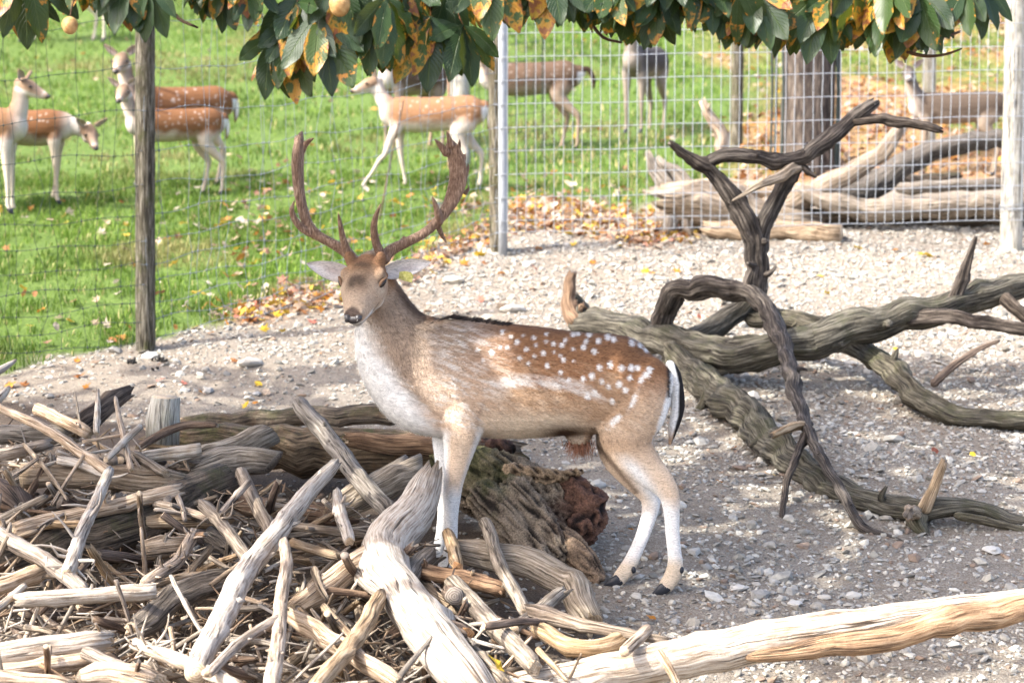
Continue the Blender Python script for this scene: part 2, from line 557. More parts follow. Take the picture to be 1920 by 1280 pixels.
# ------------------------------------------------------------------ scatter of small pieces, baked into one mesh
def rotmats(yaw, tiltx, tilty):
    cz, sz = np.cos(yaw), np.sin(yaw)
    cx, sx = np.cos(tiltx), np.sin(tiltx)
    cy, sy = np.cos(tilty), np.sin(tilty)
    Rz = np.zeros((len(yaw), 3, 3)); Rx = Rz.copy(); Ry = Rz.copy()
    Rz[:, 0, 0], Rz[:, 0, 1], Rz[:, 1, 0], Rz[:, 1, 1], Rz[:, 2, 2] = cz, -sz, sz, cz, 1
    Rx[:, 0, 0], Rx[:, 1, 1], Rx[:, 1, 2], Rx[:, 2, 1], Rx[:, 2, 2] = 1, cx, -sx, sx, cx
    Ry[:, 1, 1], Ry[:, 0, 0], Ry[:, 0, 2], Ry[:, 2, 0], Ry[:, 2, 2] = 1, cy, sy, -sy, cy
    return Rz @ Rx @ Ry


def bake(protos, which, pos, rot, scl, cols, mat, name, smooth=False):
    V, T, C = [], [], []
    n = 0
    for k, (pv, pt) in enumerate(protos):
        sel = which == k
        if not sel.any():
            continue
        m_ = sel.sum()
        v = np.einsum('nij,nvj->nvi', rot[sel], pv[None] * scl[sel][:, None, :]) + pos[sel][:, None, :]
        t = pt[None] + (np.arange(m_) * len(pv))[:, None, None] + n
        V.append(v.reshape(-1, 3)); T.append(t.reshape(-1, 3))
        C.append(np.repeat(cols[sel], len(pv), 0))
        n += m_ * len(pv)
    V, T, C = np.concatenate(V), np.concatenate(T), np.concatenate(C)
    return mesh_np(name, V, T, np.full(len(T), 3), None, [mat], None, smooth, {'Col': ('FLOAT_COLOR', C)})


def ico():
    p = (1 + 5 ** 0.5) / 2
    v = np.array([(-1, p, 0), (1, p, 0), (-1, -p, 0), (1, -p, 0), (0, -1, p), (0, 1, p), (0, -1, -p), (0, 1, -p), (p, 0, -1), (p, 0, 1), (-p, 0, -1), (-p, 0, 1)], float)
    v /= np.linalg.norm(v[0])
    t = np.array([(0, 11, 5), (0, 5, 1), (0, 1, 7), (0, 7, 10), (0, 10, 11), (1, 5, 9), (5, 11, 4), (11, 10, 2), (10, 7, 6), (7, 1, 8), (3, 9, 4), (3, 4, 2), (3, 2, 6), (3, 6, 8), (3, 8, 9), (4, 9, 5), (2, 4, 11), (6, 2, 10), (8, 6, 7), (9, 8, 1)])
    return v, t


ICO_V, ICO_T = ico()
STONES = []
for k in range(10):
    v = ICO_V * (1 + 0.55 * (rng.random((12, 1)) - 0.5)) * np.array([1.0, rng.uniform(0.6, 0.95), rng.uniform(0.32, 0.6)])
    STONES.append((v, ICO_T))


def col_mat(name, rough=0.9, var=0.3, nscale=90, bmp=0.3, trans=0.0, obj_col=False):
    m, nt, b, out = new_mat(name)
    a = nd(nt, 'ShaderNodeAttribute', attribute_name='Col').outputs['Color']
    pos = nd(nt, 'ShaderNodeTexCoord').outputs['Object']
    n = noise(nt, pos, nscale, 4, 0.65)
    col = mixc(nt, 1.0, a, ramp(nt, n, [(0.25, 1 - var), (0.75, 1 + 0.0)]), 'MULTIPLY')
    nt.links.new(col, b.inputs['Base Color'])
    b.inputs['Roughness'].default_value = rough
    if bmp:
        bump(nt, b, n, bmp, 0.004)
    if trans:
        t = nd(nt, 'ShaderNodeBsdfTranslucent', {'Color': col})
        mx = nd(nt, 'ShaderNodeMixShader', {0: trans, 1: b.outputs[0], 2: t.outputs[0]})
        nt.links.new(mx.outputs[0], out.inputs[0])
    return m


M['stone'] = col_mat('pale_stone', 0.9, 0.4, 60)
M['blade'] = col_mat('grass_blade', 0.6, 0.1, 10, 0, 0.35)
M['litter'] = col_mat('dry_leaf', 0.75, 0.45, 40, 0.2, 0.25)


def frustum_points(n, y0, y1, marg=0.25, p=1.0):
    """random ground points inside the view, even over the ground"""
    y = np.sqrt(rng.uniform(y0 ** 2, y1 ** 2, n)) if p == 1.0 else y0 + (y1 - y0) * rng.random(n) ** p
    x = rng.uniform(-1, 1, n) * (y * 960 / F + marg)
    return x, y


# gravel: pale angular stones, uncountable
x, y = frustum_points(105000, 5.6, 13.8, .8)
u, v, g_, l_, mu = masks(x, y)
den = (0.3 + 0.7 * vnoise(x, y, 1.6, 11)) * (1 + 0.5 * (u > 1200)) * np.where(u < 760, 0.6, 1)
keep = (g_ < 0.5) & (rng.random(len(x)) < den * np.where(mu > 0.5, 0.25, 1.0))
x, y = x[keep], y[keep]
n = len(x)
sz = 0.005 * np.exp(rng.normal(0, 0.55, n)) + 0.003
sz *= np.where(rng.random(n) < 0.04, 2.0, 1.0)
pos = np.stack([x, y, gz(x, y) + sz * 0.15], 1)
tone = rng.normal(.92, 0.24, n)[:, None].clip(0.4, 1.5)
hue = rng.random(n)[:, None]
cols = (np.array([[0.43, 0.395, 0.325]]) * (1 - hue) + np.array([[0.40, 0.385, 0.35]]) * hue) * tone
cols = np.where(rng.random(n)[:, None] < 0.07, np.array([[0.26, 0.19, 0.14]]), cols).clip(0, 0.72)
me = bake(STONES, rng.integers(0, 10, n), pos, rotmats(rng.uniform(0, 6.28, n), rng.normal(0, 0.3, n), rng.normal(0, 0.3, n)),
          np.repeat(sz[:, None], 3, 1) * rng.uniform(0.8, 1.4, (n, 3)), cols, M['stone'], 'gravel')
tag(obj('gravel', me), 'loose pale limestone gravel and grit covering the yard', 'gravel', kind='stuff')

STONE_AT = [(1150, 520, 'grass edge behind the stag'), (1400, 470, 'sawn log under the mesh'), (1640, 480, 'yellow leaf below the mesh'), (1880, 480, 'round pale fence post'), (1330, 580, 'arch of the dead tree'), (1560, 560, 'top of the dead trunk'),
            (1780, 650, 'thin side twig of the dead tree'), (1600, 760, 'far limb of the dead tree'), (1880, 720, 'far limb where it meets the ground'), (1350, 850, 'low mossy limb by the stag'), (1400, 1000, 'stag\'s hind hooves'),
            (1600, 1050, 'tip of the drooping dead branch'), (1830, 880, 'upright tan snag'), (1750, 1060, 'low end of the dead tree'), (1010, 500, 'steel corner pole')]


def near(u, v, at):
    return min(at, key=lambda q: (q[0] - u) ** 2 + (q[1] - v) ** 2)[2]


# the larger single stones
stone_meshes = []
for k in range(6):
    v = ICO_V.copy()
    # one subdivision for rounder stones
    e, tv, tt = {}, list(v), []
    for a_, b_, c_ in ICO_T:
        mid = []
        for p_, q_ in ((a_, b_), (b_, c_), (c_, a_)):
            key = (min(p_, q_), max(p_, q_))
            if key not in e:
                e[key] = len(tv)
                tv.append(unit((tv[p_] + tv[q_]) / 2))
            mid.append(e[key])
        tt += [(a_, mid[0], mid[2]), (b_, mid[1], mid[0]), (c_, mid[2], mid[1]), tuple(mid)]
    vv = np.array(tv) * (1 + 0.35 * (rng.random((len(tv), 1)) - 0.5)) * np.array([1, rng.uniform(0.6, 0.9), rng.uniform(0.4, 0.6)])
    cc = np.tile(np.array([[0.50, 0.46, 0.39], [0.42, 0.41, 0.39], [0.55, 0.52, 0.46], [0.33, 0.33, 0.32], [0.46, 0.42, 0.36], [0.58, 0.55, 0.49]][k]), (len(vv), 1))
    stone_meshes.append(mesh_np('stone', vv, tt, np.full(len(tt), 3), None, [M['stone']], None, False, {'Col': ('FLOAT_COLOR', cc)}))
named_stones = [
    (851, 530, 24, 0, 'angular pale stone with a shaded face lying behind the stag\'s ear'),
    (962, 584, 26, 4, 'flat buried stone lying just above the dark mane of the stag'),
    (470, 692, 26, 4, 'flat grey stone lying on the gravel before the wire fence'),
    (1412, 752, 20, 2, 'smooth white stone under the raised limb of the dead tree'),
    (482, 740, 10, 3, 'small round blue-grey stone beside a yellow leaf'),
    (915, 873, 18, 1, 'flat pale stone lying below the belly of the stag'),
    (1120, 905, 20, 2, 'broad pale stone lying in front of the stag\'s hind leg'),
    (1385, 1100, 18, 5, 'pale rounded stone lying on the gravel above the long white log'),
    (1600, 1108, 17, 2, 'white stone just above the long pale log'),
    (1490, 1130, 16, 5, 'white egg-shaped stone lying near the twig of the dead tree'),
    (1545, 1112, 14, 0, 'tan stone lying behind the white foreground log'),
    (1860, 1030, 20, 5, 'pale slab stone lying at the end of the dead tree\'s thin twig'),
    (280, 672, 18, 5, 'flat yellowish stone at the foot of the left fence post'),
    (1690, 745, 16, 4, 'low beige stone lying under the dead tree\'s far limb'),
]
for u, v, r_, k, lab in named_stones:
    p = G(u, v)
    s = r_ * p[1] / F
    o = obj('stone', stone_meshes[k], None, p + np.array([0, 0, s * 0.18]))
    o.scale = (s, s, s * 0.9)
    o.rotation_euler = (R.uniform(-.15, .15), R.uniform(-.15, .15), R.uniform(0, 6))
    tag(o, lab, 'stone')
for k in range(70):
    u, v = R.uniform(980, 1910), R.uniform(470, 1090)
    if 640 < u < 1300 and 480 < v < 1110:
        continue
    p = G(u, v)
    s = R.uniform(0.008, 0.02)
    o = obj('stone', stone_meshes[R.randrange(6)], None, p + np.array([0, 0, s * 0.15]))
    o.scale = (s, s, s)
    o.rotation_euler = (R.uniform(-.2, .2), R.uniform(-.2, .2), R.uniform(0, 6))
    tag(o, 'small pale stone on the gravel near the ' + near(u, v, STONE_AT), 'stone', 'loose stones on the gravel')

# ------------------------------------------------------------------ grass
def blades(x, y, h, w, cols, name):
    n = len(x)
    yaw = rng.uniform(0, 6.28, n)
    lean = rng.uniform(0.1, 0.9, n) * h
    dx, dy = np.cos(yaw), np.sin(yaw)
    px, py = -dy, dx
    z = gz(x, y) - 0.004
    V = np.zeros((n, 5, 3))
    for k, (a, hh, ww) in enumerate(((0, 0, -1), (0, 0, 1), (0.35, 0.6, 0.75), (0.35, 0.6, -0.75), (1.0, 0.95, 0))):
        V[:, k, 0] = x + dx * lean * a + px * w * ww
        V[:, k, 1] = y + dy * lean * a + py * w * ww
        V[:, k, 2] = z + h * hh
    base = np.arange(n)[:, None] * 5
    q = base + np.array([[0, 1, 2, 3]])
    t = base + np.array([[3, 2, 4]])
    loops = np.concatenate([q.ravel(), t.ravel()])
    sizes = np.concatenate([np.full(n, 4), np.full(n, 3)])
    return mesh_np(name, V.reshape(-1, 3), loops, sizes, None, [M['blade']], None, True, {'Col': ('FLOAT_COLOR', np.repeat(cols, 5, 0))})


xa, ya = frustum_points(215000, 9.0, 15.5, 1.3)
xb, yb = frustum_points(155000, 15.5, 31, 1.3)
x, y = np.concatenate([xa, xb]), np.concatenate([ya, yb])
u, v, g_, l_, mu = masks(x, y)
clump = vnoise(x, y, 3.5, 21) * 0.55 + vnoise(x, y, 11, 22) * 0.45
dens = g_ * (1 - 0.93 * l_) * np.clip((clump - 0.24) * 2.6, 0.06, 1)
dens = dens * np.where((u > 940) & (v > 345), 0.35, 1)
keep = (rng.random(len(x)) < dens) & (v > -160)
x, y, clump, v, u = x[keep], y[keep], clump[keep], v[keep], u[keep]
n = len(x)
h = (0.010 + 0.075 * clump) * rng.uniform(0.5, 1.3, n) * np.where(y > 15.5, 1.15, 1.0)
w = np.where(y > 15.5, 0.0055, 0.0032) * rng.uniform(0.7, 1.3, n)
mixv = rng.random((n, 1))
big = vnoise(x, y, 0.8, 23)[:, None]
cols = np.array([[0.05, 0.115, 0.012]]) * (1 - mixv) + np.array([[0.165, 0.25, 0.035]]) * mixv
worn = np.clip((vnoise(x, y, 1.1, 25) - .62) * 5, 0, .75)[:, None]
cols = cols * (1 - worn) + np.array([[.22, .19, .075]]) * worn
cols = cols * (0.55 + 0.55 * big + 0.35 * vnoise(x, y, 3.1, 24)[:, None])
dry = rng.random((n, 1)) < 0.06 + 0.2 * ((u > 880) & (v > 250))[:, None]
cols = np.where(dry, np.array([[0.42, 0.36, 0.16]]), cols)
me = blades(x, y, h, w, cols, 'grass')
tag(obj('grass', me), 'short lush sunlit meadow grass covering the pasture', 'grass', kind='stuff')

# ------------------------------------------------------------------ fallen leaves
def leaf_proto(k):
    r = np.random.default_rng(500 + k)
    if k < 4:      # lobed maple-like leaf
        ang = np.array([-150, -115, -85, -58, -30, -14, 0, 14, 30, 58, 85, 115, 150]) * math.pi / 180
        rad = np.array([0.5, 0.75, 0.42, 0.9, 0.45, 0.6, 1.0, 0.6, 0.45, 0.9, 0.42, 0.75, 0.5]) * r.uniform(0.85, 1.15, 13)
    else:          # oval leaf
        ang = np.array([-160, -110, -70, -35, 0, 35, 70, 110, 160]) * math.pi / 180
        rad = np.array([0.6, 0.5, 0.5, 0.65, 1.0, 0.65, 0.5, 0.5, 0.6])
    xx, yy = rad * np.sin(ang), rad * np.cos(ang)
    zz = 0.28 * r.uniform(0.3, 1.2) * xx ** 2 + 0.22 * r.normal(0, 1) * yy * np.abs(yy) + 0.10 * r.normal(0, 1, len(xx))
    v = np.concatenate([[[0, 0, 0]], np.stack([xx, yy, zz], 1)])
    m_ = len(xx)
    t = np.array([(0, i + 2, i + 1) for i in range(m_ - 1)] + [(0, 1, m_)])
    return v, t


LEAFP = [leaf_proto(k) for k in range(8)]
PAL = np.array([[0.56, 0.38, 0.06], [0.50, 0.24, 0.06], [0.36, 0.16, 0.06], [0.50, 0.37, 0.26], [0.55, 0.46, 0.38], [0.22, 0.11, 0.06], [0.42, 0.22, 0.15]])


def leaf_cols(n, w):
    w = np.array(w, float) / sum(w)
    return PAL[rng.choice(len(PAL), n, p=w)] * rng.uniform(0.75, 1.15, (n, 1))


xa, ya = frustum_points(60000, 9.0, 15.0, 1.3)
xb, yb = frustum_points(78000, 15.0, 32, 1.3)
x, y = np.concatenate([xa, xb]), np.concatenate([ya, yb])
u, v, g_, l_, mu = masks(x, y)
right = u > 1300
past = 0.004 + 0.04 * np.clip((v - 230) / 150, 0, 1) * (u > 420) + 0.006 * (v > 300)
past = past * np.clip((vnoise(x, y, 1.3, 31) - 0.2) * 2.2, 0.1, 1.3)
dens = np.where(g_ > 0.5, np.maximum(past, l_ * np.where(y < 15, 0.5, 0.42)), l_ * 0.7)
keep = (rng.random(len(x)) < dens) & (v > -120)
x, y, u, v, g_ = x[keep], y[keep], u[keep], v[keep], g_[keep]
n = len(x)
s = rng.uniform(0.028, 0.052, n)
pos = np.stack([x, y, gz(x, y) + 0.012 + 0.02 * rng.random(n) + 0.012 * (g_ > 0.5)], 1)
c1 = leaf_cols(n, [2.4, 1.8, 1.2, 4, 4, 0.6, 1])
c2 = leaf_cols(n, [0.3, 2.0, 4, 3, 1.5, 1.6, 1.2])
cols = np.where((u > 1330)[:, None] & (v < 340)[:, None], c2, c1)
me = bake(LEAFP, rng.integers(0, 8, n), pos, rotmats(rng.uniform(0, 6.28, n), rng.normal(0, 0.45, n), rng.normal(0, 0.45, n)),
          np.repeat(s[:, None], 3, 1), cols, M['litter'], 'leaf_litter')
tag(obj('leaf_litter', me), 'dense litter of fallen yellow, orange and brown leaves by the fence and on the bank', 'leaves', kind='stuff')

# single fallen leaves one can pick out on the gravel and along the fence
CN = ['yellow', 'orange', 'rust brown', 'pale tan', 'dark brown', 'pinkish red']
CV = [(0.62, 0.42, 0.04), (0.56, 0.23, 0.035), (0.36, 0.15, 0.05), (0.54, 0.42, 0.31), (0.24, 0.11, 0.06), (0.55, 0.20, 0.14)]
leaf_me = {}
for k in range(8):
    for c in range(6):
        pv, pt = LEAFP[k]
        leaf_me[k, c] = mesh_np('fallen_leaf', pv, pt, np.full(len(pt), 3), None, [M['litter']], None, False,
                                {'Col': ('FLOAT_COLOR', np.tile(np.array(CV[c]), (len(pv), 1)))})
exact = [(485, 727, 12, 0, 4), (500, 740, 13, 3, 5), (478, 757, 7, 1, 1), (380, 742, 11, 1, 2), (345, 727, 9, 5, 3), (300, 723, 11, 5, 4), (150, 710, 14, 2, 1),
         (160, 730, 10, 1, 2), (145, 682, 9, 1, 3), (20, 725, 15, 1, 0), (45, 722, 12, 2, 1), (30, 740, 8, 1, 2), (438, 688, 10, 2, 0), (520, 590, 13, 0, 1),
         (560, 580, 16, 1, 0), (470, 600, 18, 2, 1), (430, 597, 16, 1, 2), (600, 575, 14, 0, 3), (365, 622, 10, 0, 4), (395, 630, 9, 1, 5), (495, 620, 12, 0, 2),
         (530, 622, 9, 0, 3), (1738, 482, 20, 0, 0), (1610, 470, 11, 0, 1), (1240, 455, 14, 1, 2), (1550, 552, 9, 0, 3), (1540, 518, 9, 0, 4), (1270, 510, 12, 1, 5),
         (1210, 515, 10, 0, 1), (1185, 880, 7, 1, 2), (1350, 907, 9, 1, 3), (1450, 895, 7, 0, 4), (1535, 660, 8, 0, 1), (1222, 1160, 14, 1, 6), (1183, 1005, 9, 1, 7),
         (1375, 838, 8, 2, 3), (1335, 850, 9, 2, 2), (1850, 462, 9, 1, 2), (1440, 502, 9, 5, 4), (940, 520, 10, 1, 0), (900, 485, 14, 0, 1), (870, 500, 12, 1, 2),
         (830, 480, 14, 4, 3), (815, 515, 12, 0, 2), (1010, 470, 12, 1, 4), (1075, 465, 12, 0, 3), (1110, 500, 10, 1, 1), (640, 560, 15, 0, 2), (585, 605, 12, 5, 1),
         (110, 604, 12, 3, 2), (75, 588, 11, 1, 1), (58, 617, 10, 0, 5), (212, 640, 13, 2, 4), (240, 615, 11, 2, 3), (610, 700, 6, 2, 2), (600, 668, 6, 1, 5)]
for (u, v, r_, c, k) in exact:
    p = G(u, v)
    s = r_ * p[1] / F * 1.15
    o = obj('fallen_leaf', leaf_me[k % 8, c], None, p + np.array([0, 0, 0.014]))
    o.scale = (s, s, s)
    o.rotation_euler = (R.uniform(0.1, 0.6), R.uniform(-.3, .3), R.uniform(0, 6.28))
    zone = 'on the open gravel' if v > np.interp(u, GB_U, GB_V) + 25 else 'along the grass edge by the fence'
    tag(o, f'single {CN[c]} fallen leaf lying {zone}', 'leaf', f'{CN[c]} leaves {zone}')
cnt = 0
while cnt < 120:
    if R.random() < 0.62:
        u = R.uniform(390, 940)
        v = np.interp(u, GB_U, GB_V) + R.gauss(2, 17)
        zone = 'along the grass edge by the fence'
    else:
        u, v = R.uniform(0, 1910), R.uniform(450, 1000)
        if v < np.interp(u, GB_U, GB_V) + 30 or (R.random() < 0.55 and v > 620):
            continue
        zone = 'on the open gravel'
    c = R.choices(range(6), [3, 4, 2, 4, 1, 1.5])[0]
    p = G(u, v)
    s = R.uniform(0.018, 0.04)
    o = obj('fallen_leaf', leaf_me[R.randrange(8), c], None, p + np.array([0, 0, 0.013 + R.random() * 0.02]))
    o.scale = (s, s, s)
    o.rotation_euler = (R.gauss(0.15, .4), R.gauss(0, .4), R.uniform(0, 6.28))
    tag(o, f'single {CN[c]} fallen leaf lying {zone}', 'leaf', f'{CN[c]} leaves {zone}')
    cnt += 1

# ------------------------------------------------------------------ fences
def metal_mat(name, col, rough=0.45, metal=0.6):
    m, nt, b, out = new_mat(name)
    ob = nd(nt, 'ShaderNodeTexCoord').outputs['Object']
    n = noise(nt, ob, 30, 3)
    nt.links.new(mixc(nt, n, tuple(0.7 * c for c in col), col), b.inputs['Base Color'])
    b.inputs['Metallic'].default_value = metal
    b.inputs['Roughness'].default_value = rough
    return m


M['galv'] = metal_mat('galvanised_steel', (0.40, 0.425, 0.45), 0.5, 0.4)
M['wire'] = metal_mat('old_fence_wire', (0.045, 0.06, 0.055), 0.6, 0.2)
M['wiregrey'] = metal_mat('zinc_wire', (0.20, 0.23, 0.26), 0.6, 0.2)
M['rust'] = metal_mat('rusty_rod', (0.30, 0.19, 0.13), 0.8, 0.1)


def post(name, base, h, r_, mat, parent, seed=0, lean=(0, 0), cut='cut', taper=0.95, end='end'):
    g = Geo()
    tube(g, [[0, 0, -0.25], [lean[0] * 0.5, lean[1] * 0.5, h * 0.5], [lean[0], lean[1], h]], [r_, r_ * (1 + taper) / 2, r_ * taper], 16, 0.03, seed, ('cut', cut), 0.06)
    return obj(name, g.mesh(name, [M[mat], M[end]]), parent, Vector(base) - parent.location)


def wire_path(g, pts, r_, seg=4):
    pts = np.asarray(pts, float)
    t = np.gradient(pts, axis=0)
    t /= np.linalg.norm(t, axis=1)[:, None] + 1e-9
    ref = np.array([0.3, 0.9, 0.1])
    A = np.cross(t, ref); A /= np.linalg.norm(A, axis=1)[:, None] + 1e-9
    B = np.cross(t, A)
    th = np.arange(seg) * 2 * math.pi / seg
    v = pts[:, None] + r_ * (A[:, None] * np.cos(th)[None, :, None] + B[:, None] * np.sin(th)[None, :, None])
    f = []
    for i in range(len(pts) - 1):
        for j in range(seg):
            j2 = (j + 1) % seg
            f.append((i * seg + j, i * seg + j2, (i + 1) * seg + j2, (i + 1) * seg + j))
    g.add(v.reshape(-1, 3), f)


pA = G(272, 655)                      # mossy post left of the stag
pB = G(934, 474)                      # corner post
pC = G(1895, 468)                     # round pale post on the right
pL = np.array([pA[0] - 3.0, pA[1] - 0.75, 0]); pL[2] = gz(pL[0], pL[1])
pR = pC + np.array([3.0, 0.15, 0]); pR[2] = gz(pR[0], pR[1])

# knotted game fence (left and middle bay)
fence = empty('knotted_wire_fence', pA, 'old knotted wire fence with mossy wooden post between the pasture and the gravel yard', 'fence')
post('post', pA, 2.25, 0.053, 'post', fence, 3, (0.035, 0.02))
post('post', pL, 2.2, 0.053, 'post', fence, 4)
post('post', pB, 2.3, 0.055, 'post', fence, 5, (-0.01, 0.0))
hts = [0.05, 0.145, 0.245, 0.35, 0.46, 0.58, 0.71, 0.86, 1.03, 1.24, 1.47, 1.70, 1.92]


def bay(a, b_, k0, nv, seed, mat, squeeze=1.0):
    r = np.random.default_rng(seed)
    ph = r.uniform(0, 6.28, (20, 3))
    ts = np.linspace(0, 1, 61)
    front = np.array([0.0, -0.055, 0.0])
    grid = {}
    def pt(t, hi):
        h = hts[hi] * (1 + (squeeze - 1) * t)
        p = a * (1 - t) + b_ * t + front
        sag = -0.04 * math.sin(math.pi * t) * (0.4 + hi / 12) + 0.012 * math.sin(t * 17 + ph[hi, 0]) + 0.007 * math.sin(t * 41 + ph[hi, 1])
        wav = 0.025 * math.sin(t * 9 + ph[hi, 2] + hi * 0.4)
        z = gz(p[0], p[1]) if 0 < t < 1 else p[2]
        return np.array([p[0], p[1] + wav, (a[2] * (1 - t) + b_[2] * t) * 0.7 + z * 0.3 + h + sag])
    for hi in range(len(hts)):
        pts = np.array([pt(t, hi) for t in ts])
        g = Geo(); wire_path(g, pts, 0.0017)
        obj('horizontal_wire', g.mesh('horizontal_wire', [M[mat]], fence.location), fence)
    kn = Geo()
    for i in range(nv):
        t0 = (i + 0.5 + r.uniform(-0.12, 0.12)) / nv
        offs = np.cumsum(r.normal(0, 0.004, len(hts))) + r.normal(0, 0.0035, len(hts))
        pts = np.array([pt(min(max(t0 + offs[h], 0.004), 0.996), h) for h in range(len(hts))])
        fine = catmull(pts, 0.06)
        g = Geo(); wire_path(g, fine, 0.0014)
        obj('vertical_wire', g.mesh('vertical_wire', [M[mat]], fence.location), fence)
        for p in pts:
            q = ICO_V * np.array([0.0045, 0.0045, 0.008]) + p
            kn.add(q, ICO_T)
    kb = obj('wire_knots', kn.mesh('wire_knots', [M[mat]], fence.location), fence)
    kb['kind'] = 'stuff'


bay(pL, pA, 0, 34, 71, 'wire')
bay(pA, pB, 0, 34, 72, 'wiregrey', 0.92)

# welded steel mesh panel with galvanised pole
panel = empty('welded_mesh_fence', pB + np.array([0.07, -0.03, 0]), 'bright galvanised welded mesh fence with steel pole and round pale wooden post', 'fence')
pole_b = pB + np.array([0.03, -0.088, 0.0])
g = Geo()
tube(g, [pole_b + np.array([0, 0, -0.1]), pole_b + np.array([0, 0, 1.2]), pole_b + np.array([0, 0, 2.3])], [0.028] * 3, 18, 0.0, 1, ('cut', 'cut'), 0.3)
obj('steel_pole', g.mesh('steel_pole', [M['galv'], M['galv']], panel.location), panel)
post('post', pC, 2.3, 0.071, 'postpale', panel, 8, (0.0, 0.0))
post('post', pR, 2.3, 0.07, 'postpale', panel, 9)
a0 = pole_b + np.array([0.0, -0.035, 0.0])
a1 = pC + np.array([0.0, -0.085, 0.0])
zb0, zb1 = a0[2] + 0.125, a1[2] + 0.195
dirx = unit((a1 - a0) * np.array([1, 1, 0]))
span = np.linalg.norm((a1 - a0)[:2])
TOT = span + 1.2
levels = [0.0, 0.072] + [0.072 + 0.145 * k for k in range(1, 16)]
rngf = np.random.default_rng(99)


def ppos(s, h):
    z = zb0 + (zb1 - zb0) * s / span + h
    p = a0 + dirx * s
    return np.array([p[0], p[1] + 0.006 * math.sin(s * 5 + h * 3), z + 0.003 * math.sin(s * 7)])


for h in levels:
    g = Geo()
    wire_path(g, [ppos(s, h) for s in np.linspace(-0.05, TOT, 60)], 0.0028, 5)
    obj('horizontal_wire', g.mesh('horizontal_wire', [M['galv']], panel.location), panel)
nvw = int(TOT / 0.058)
for i in range(nvw):
    s = 0.03 + i * 0.058
    bend = rngf.normal(0, 0.003, 4)
    g = Geo()
    wire_path(g, [ppos(s + bend[k % 4] * 0.6, h) + np.array([0, -0.006, 0]) for k, h in enumerate(np.linspace(0, levels[-1], 16))], 0.0024, 5)
    obj('vertical_wire', g.mesh('vertical_wire', [M['galv']], panel.location), panel)
# wire tie at the pale post
g = Geo()
tt = np.linspace(0, 8 * math.pi, 70)
cpt = pC + np.array([0, 0, 0.27])
wire_path(g, np.stack([cpt[0] + 0.077 * np.cos(tt), cpt[1] + 0.077 * np.sin(tt), cpt[2] + 0.02 * np.sin(tt * 0.7)], 1), 0.0018)
obj('wire_tie', g.mesh('wire_tie', [M['galv']], panel.location), panel)

# back fence line: white-grey post with rusty rod, thin posts, a dark mesh gate panel
pw = G(864, 312)
o = empty('pasture_post', pw, 'pale grey wooden post with a rusty rod standing in the grass behind the corner pole', 'post')
post('post', pw, 2.2, 0.075, 'postpale', o, 21, (-0.02, 0))
g = Geo(); wire_path(g, [pw + np.array([-0.09, -0.05, z]) for z in np.linspace(-0.1, 2.1, 8)], 0.012, 6)
obj('rusty_rod', g.mesh('rusty_rod', [M['rust']], o.location), o)
g = Geo()
for k in range(5):
    hh = 0.35 + 0.33 * k
    wire_path(g, [pw + np.array([0.08 * math.cos(t) , 0.08 * math.sin(t), hh]) for t in np.linspace(0, 6.28, 17)], 0.002, 4)
obj('wire_loops', g.mesh('wire_loops', [M['wiregrey']], o.location), o)

pk = G(1381, 283)
o = empty('thin_post', pk, 'thin round grey-green post behind the mesh near the big furrowed trunk', 'post')
post('post', pk, 2.3, 0.05, 'post', o, 22)
pk = G(1742, 292)
o = empty('thin_post', pk, 'pale weathered post standing behind the brown doe', 'post')
post('post', pk, 2.2, 0.055, 'postpale', o, 23, (-0.03, 0))
pk = G(1925, 300)
o = empty('thin_post', pk, 'brown weathered post behind the round pale fence post', 'post')
post('post', pk, 2.2, 0.05, 'post', o, 24)

# dark mesh panel behind the corner pole
q0, q1 = G(880, 318) + np.array([0.0, 0.4, 0]), G(1018, 300) + np.array([0.0, 0.2, 0])
o = empty('dark_mesh_panel', q0, 'narrow dark wire mesh panel standing behind the galvanised corner pole', 'panel')
for k in range(9):
    h = 0.12 + k * 0.14 if k < 8 else 1.25
    g = Geo(); wire_path(g, [q0 + (q1 - q0) * t + np.array([0, 0, h]) for t in (0, 0.5, 1)], 0.0028)
    obj('horizontal_wire', g.mesh('horizontal_wire', [M['wire']], o.location), o)
for k in range(9):
    t = k / 8
    g = Geo(); wire_path(g, [q0 + (q1 - q0) * t + np.array([0, 0, h]) for h in (-0.02, 0.6, 1.25)], 0.0028 if k < 8 else 0.006)
    obj('vertical_wire', g.mesh('vertical_wire', [M['wire']], o.location), o)

# thin leaning stake behind the stag's antlers
g = Geo()
a, b_ = P(711, 402, 12.0), P(757, 190, 12.1)
a = G(709, 415)
tube(g, [a - np.array([0, 0, 0.05]), (a + P(757, 188, a[1])) / 2, P(757, 188, a[1])], [0.006, 0.006, 0.005], 6, 0.1, 4, ('cut', 'cut'), 0.1)
o = obj('leaning_stake', g.mesh('leaning_stake', [M['twig'], M['end']], a), None, a)
tag(o, 'thin grey-brown stick leaning upright in the grass between the antlers', 'stick')

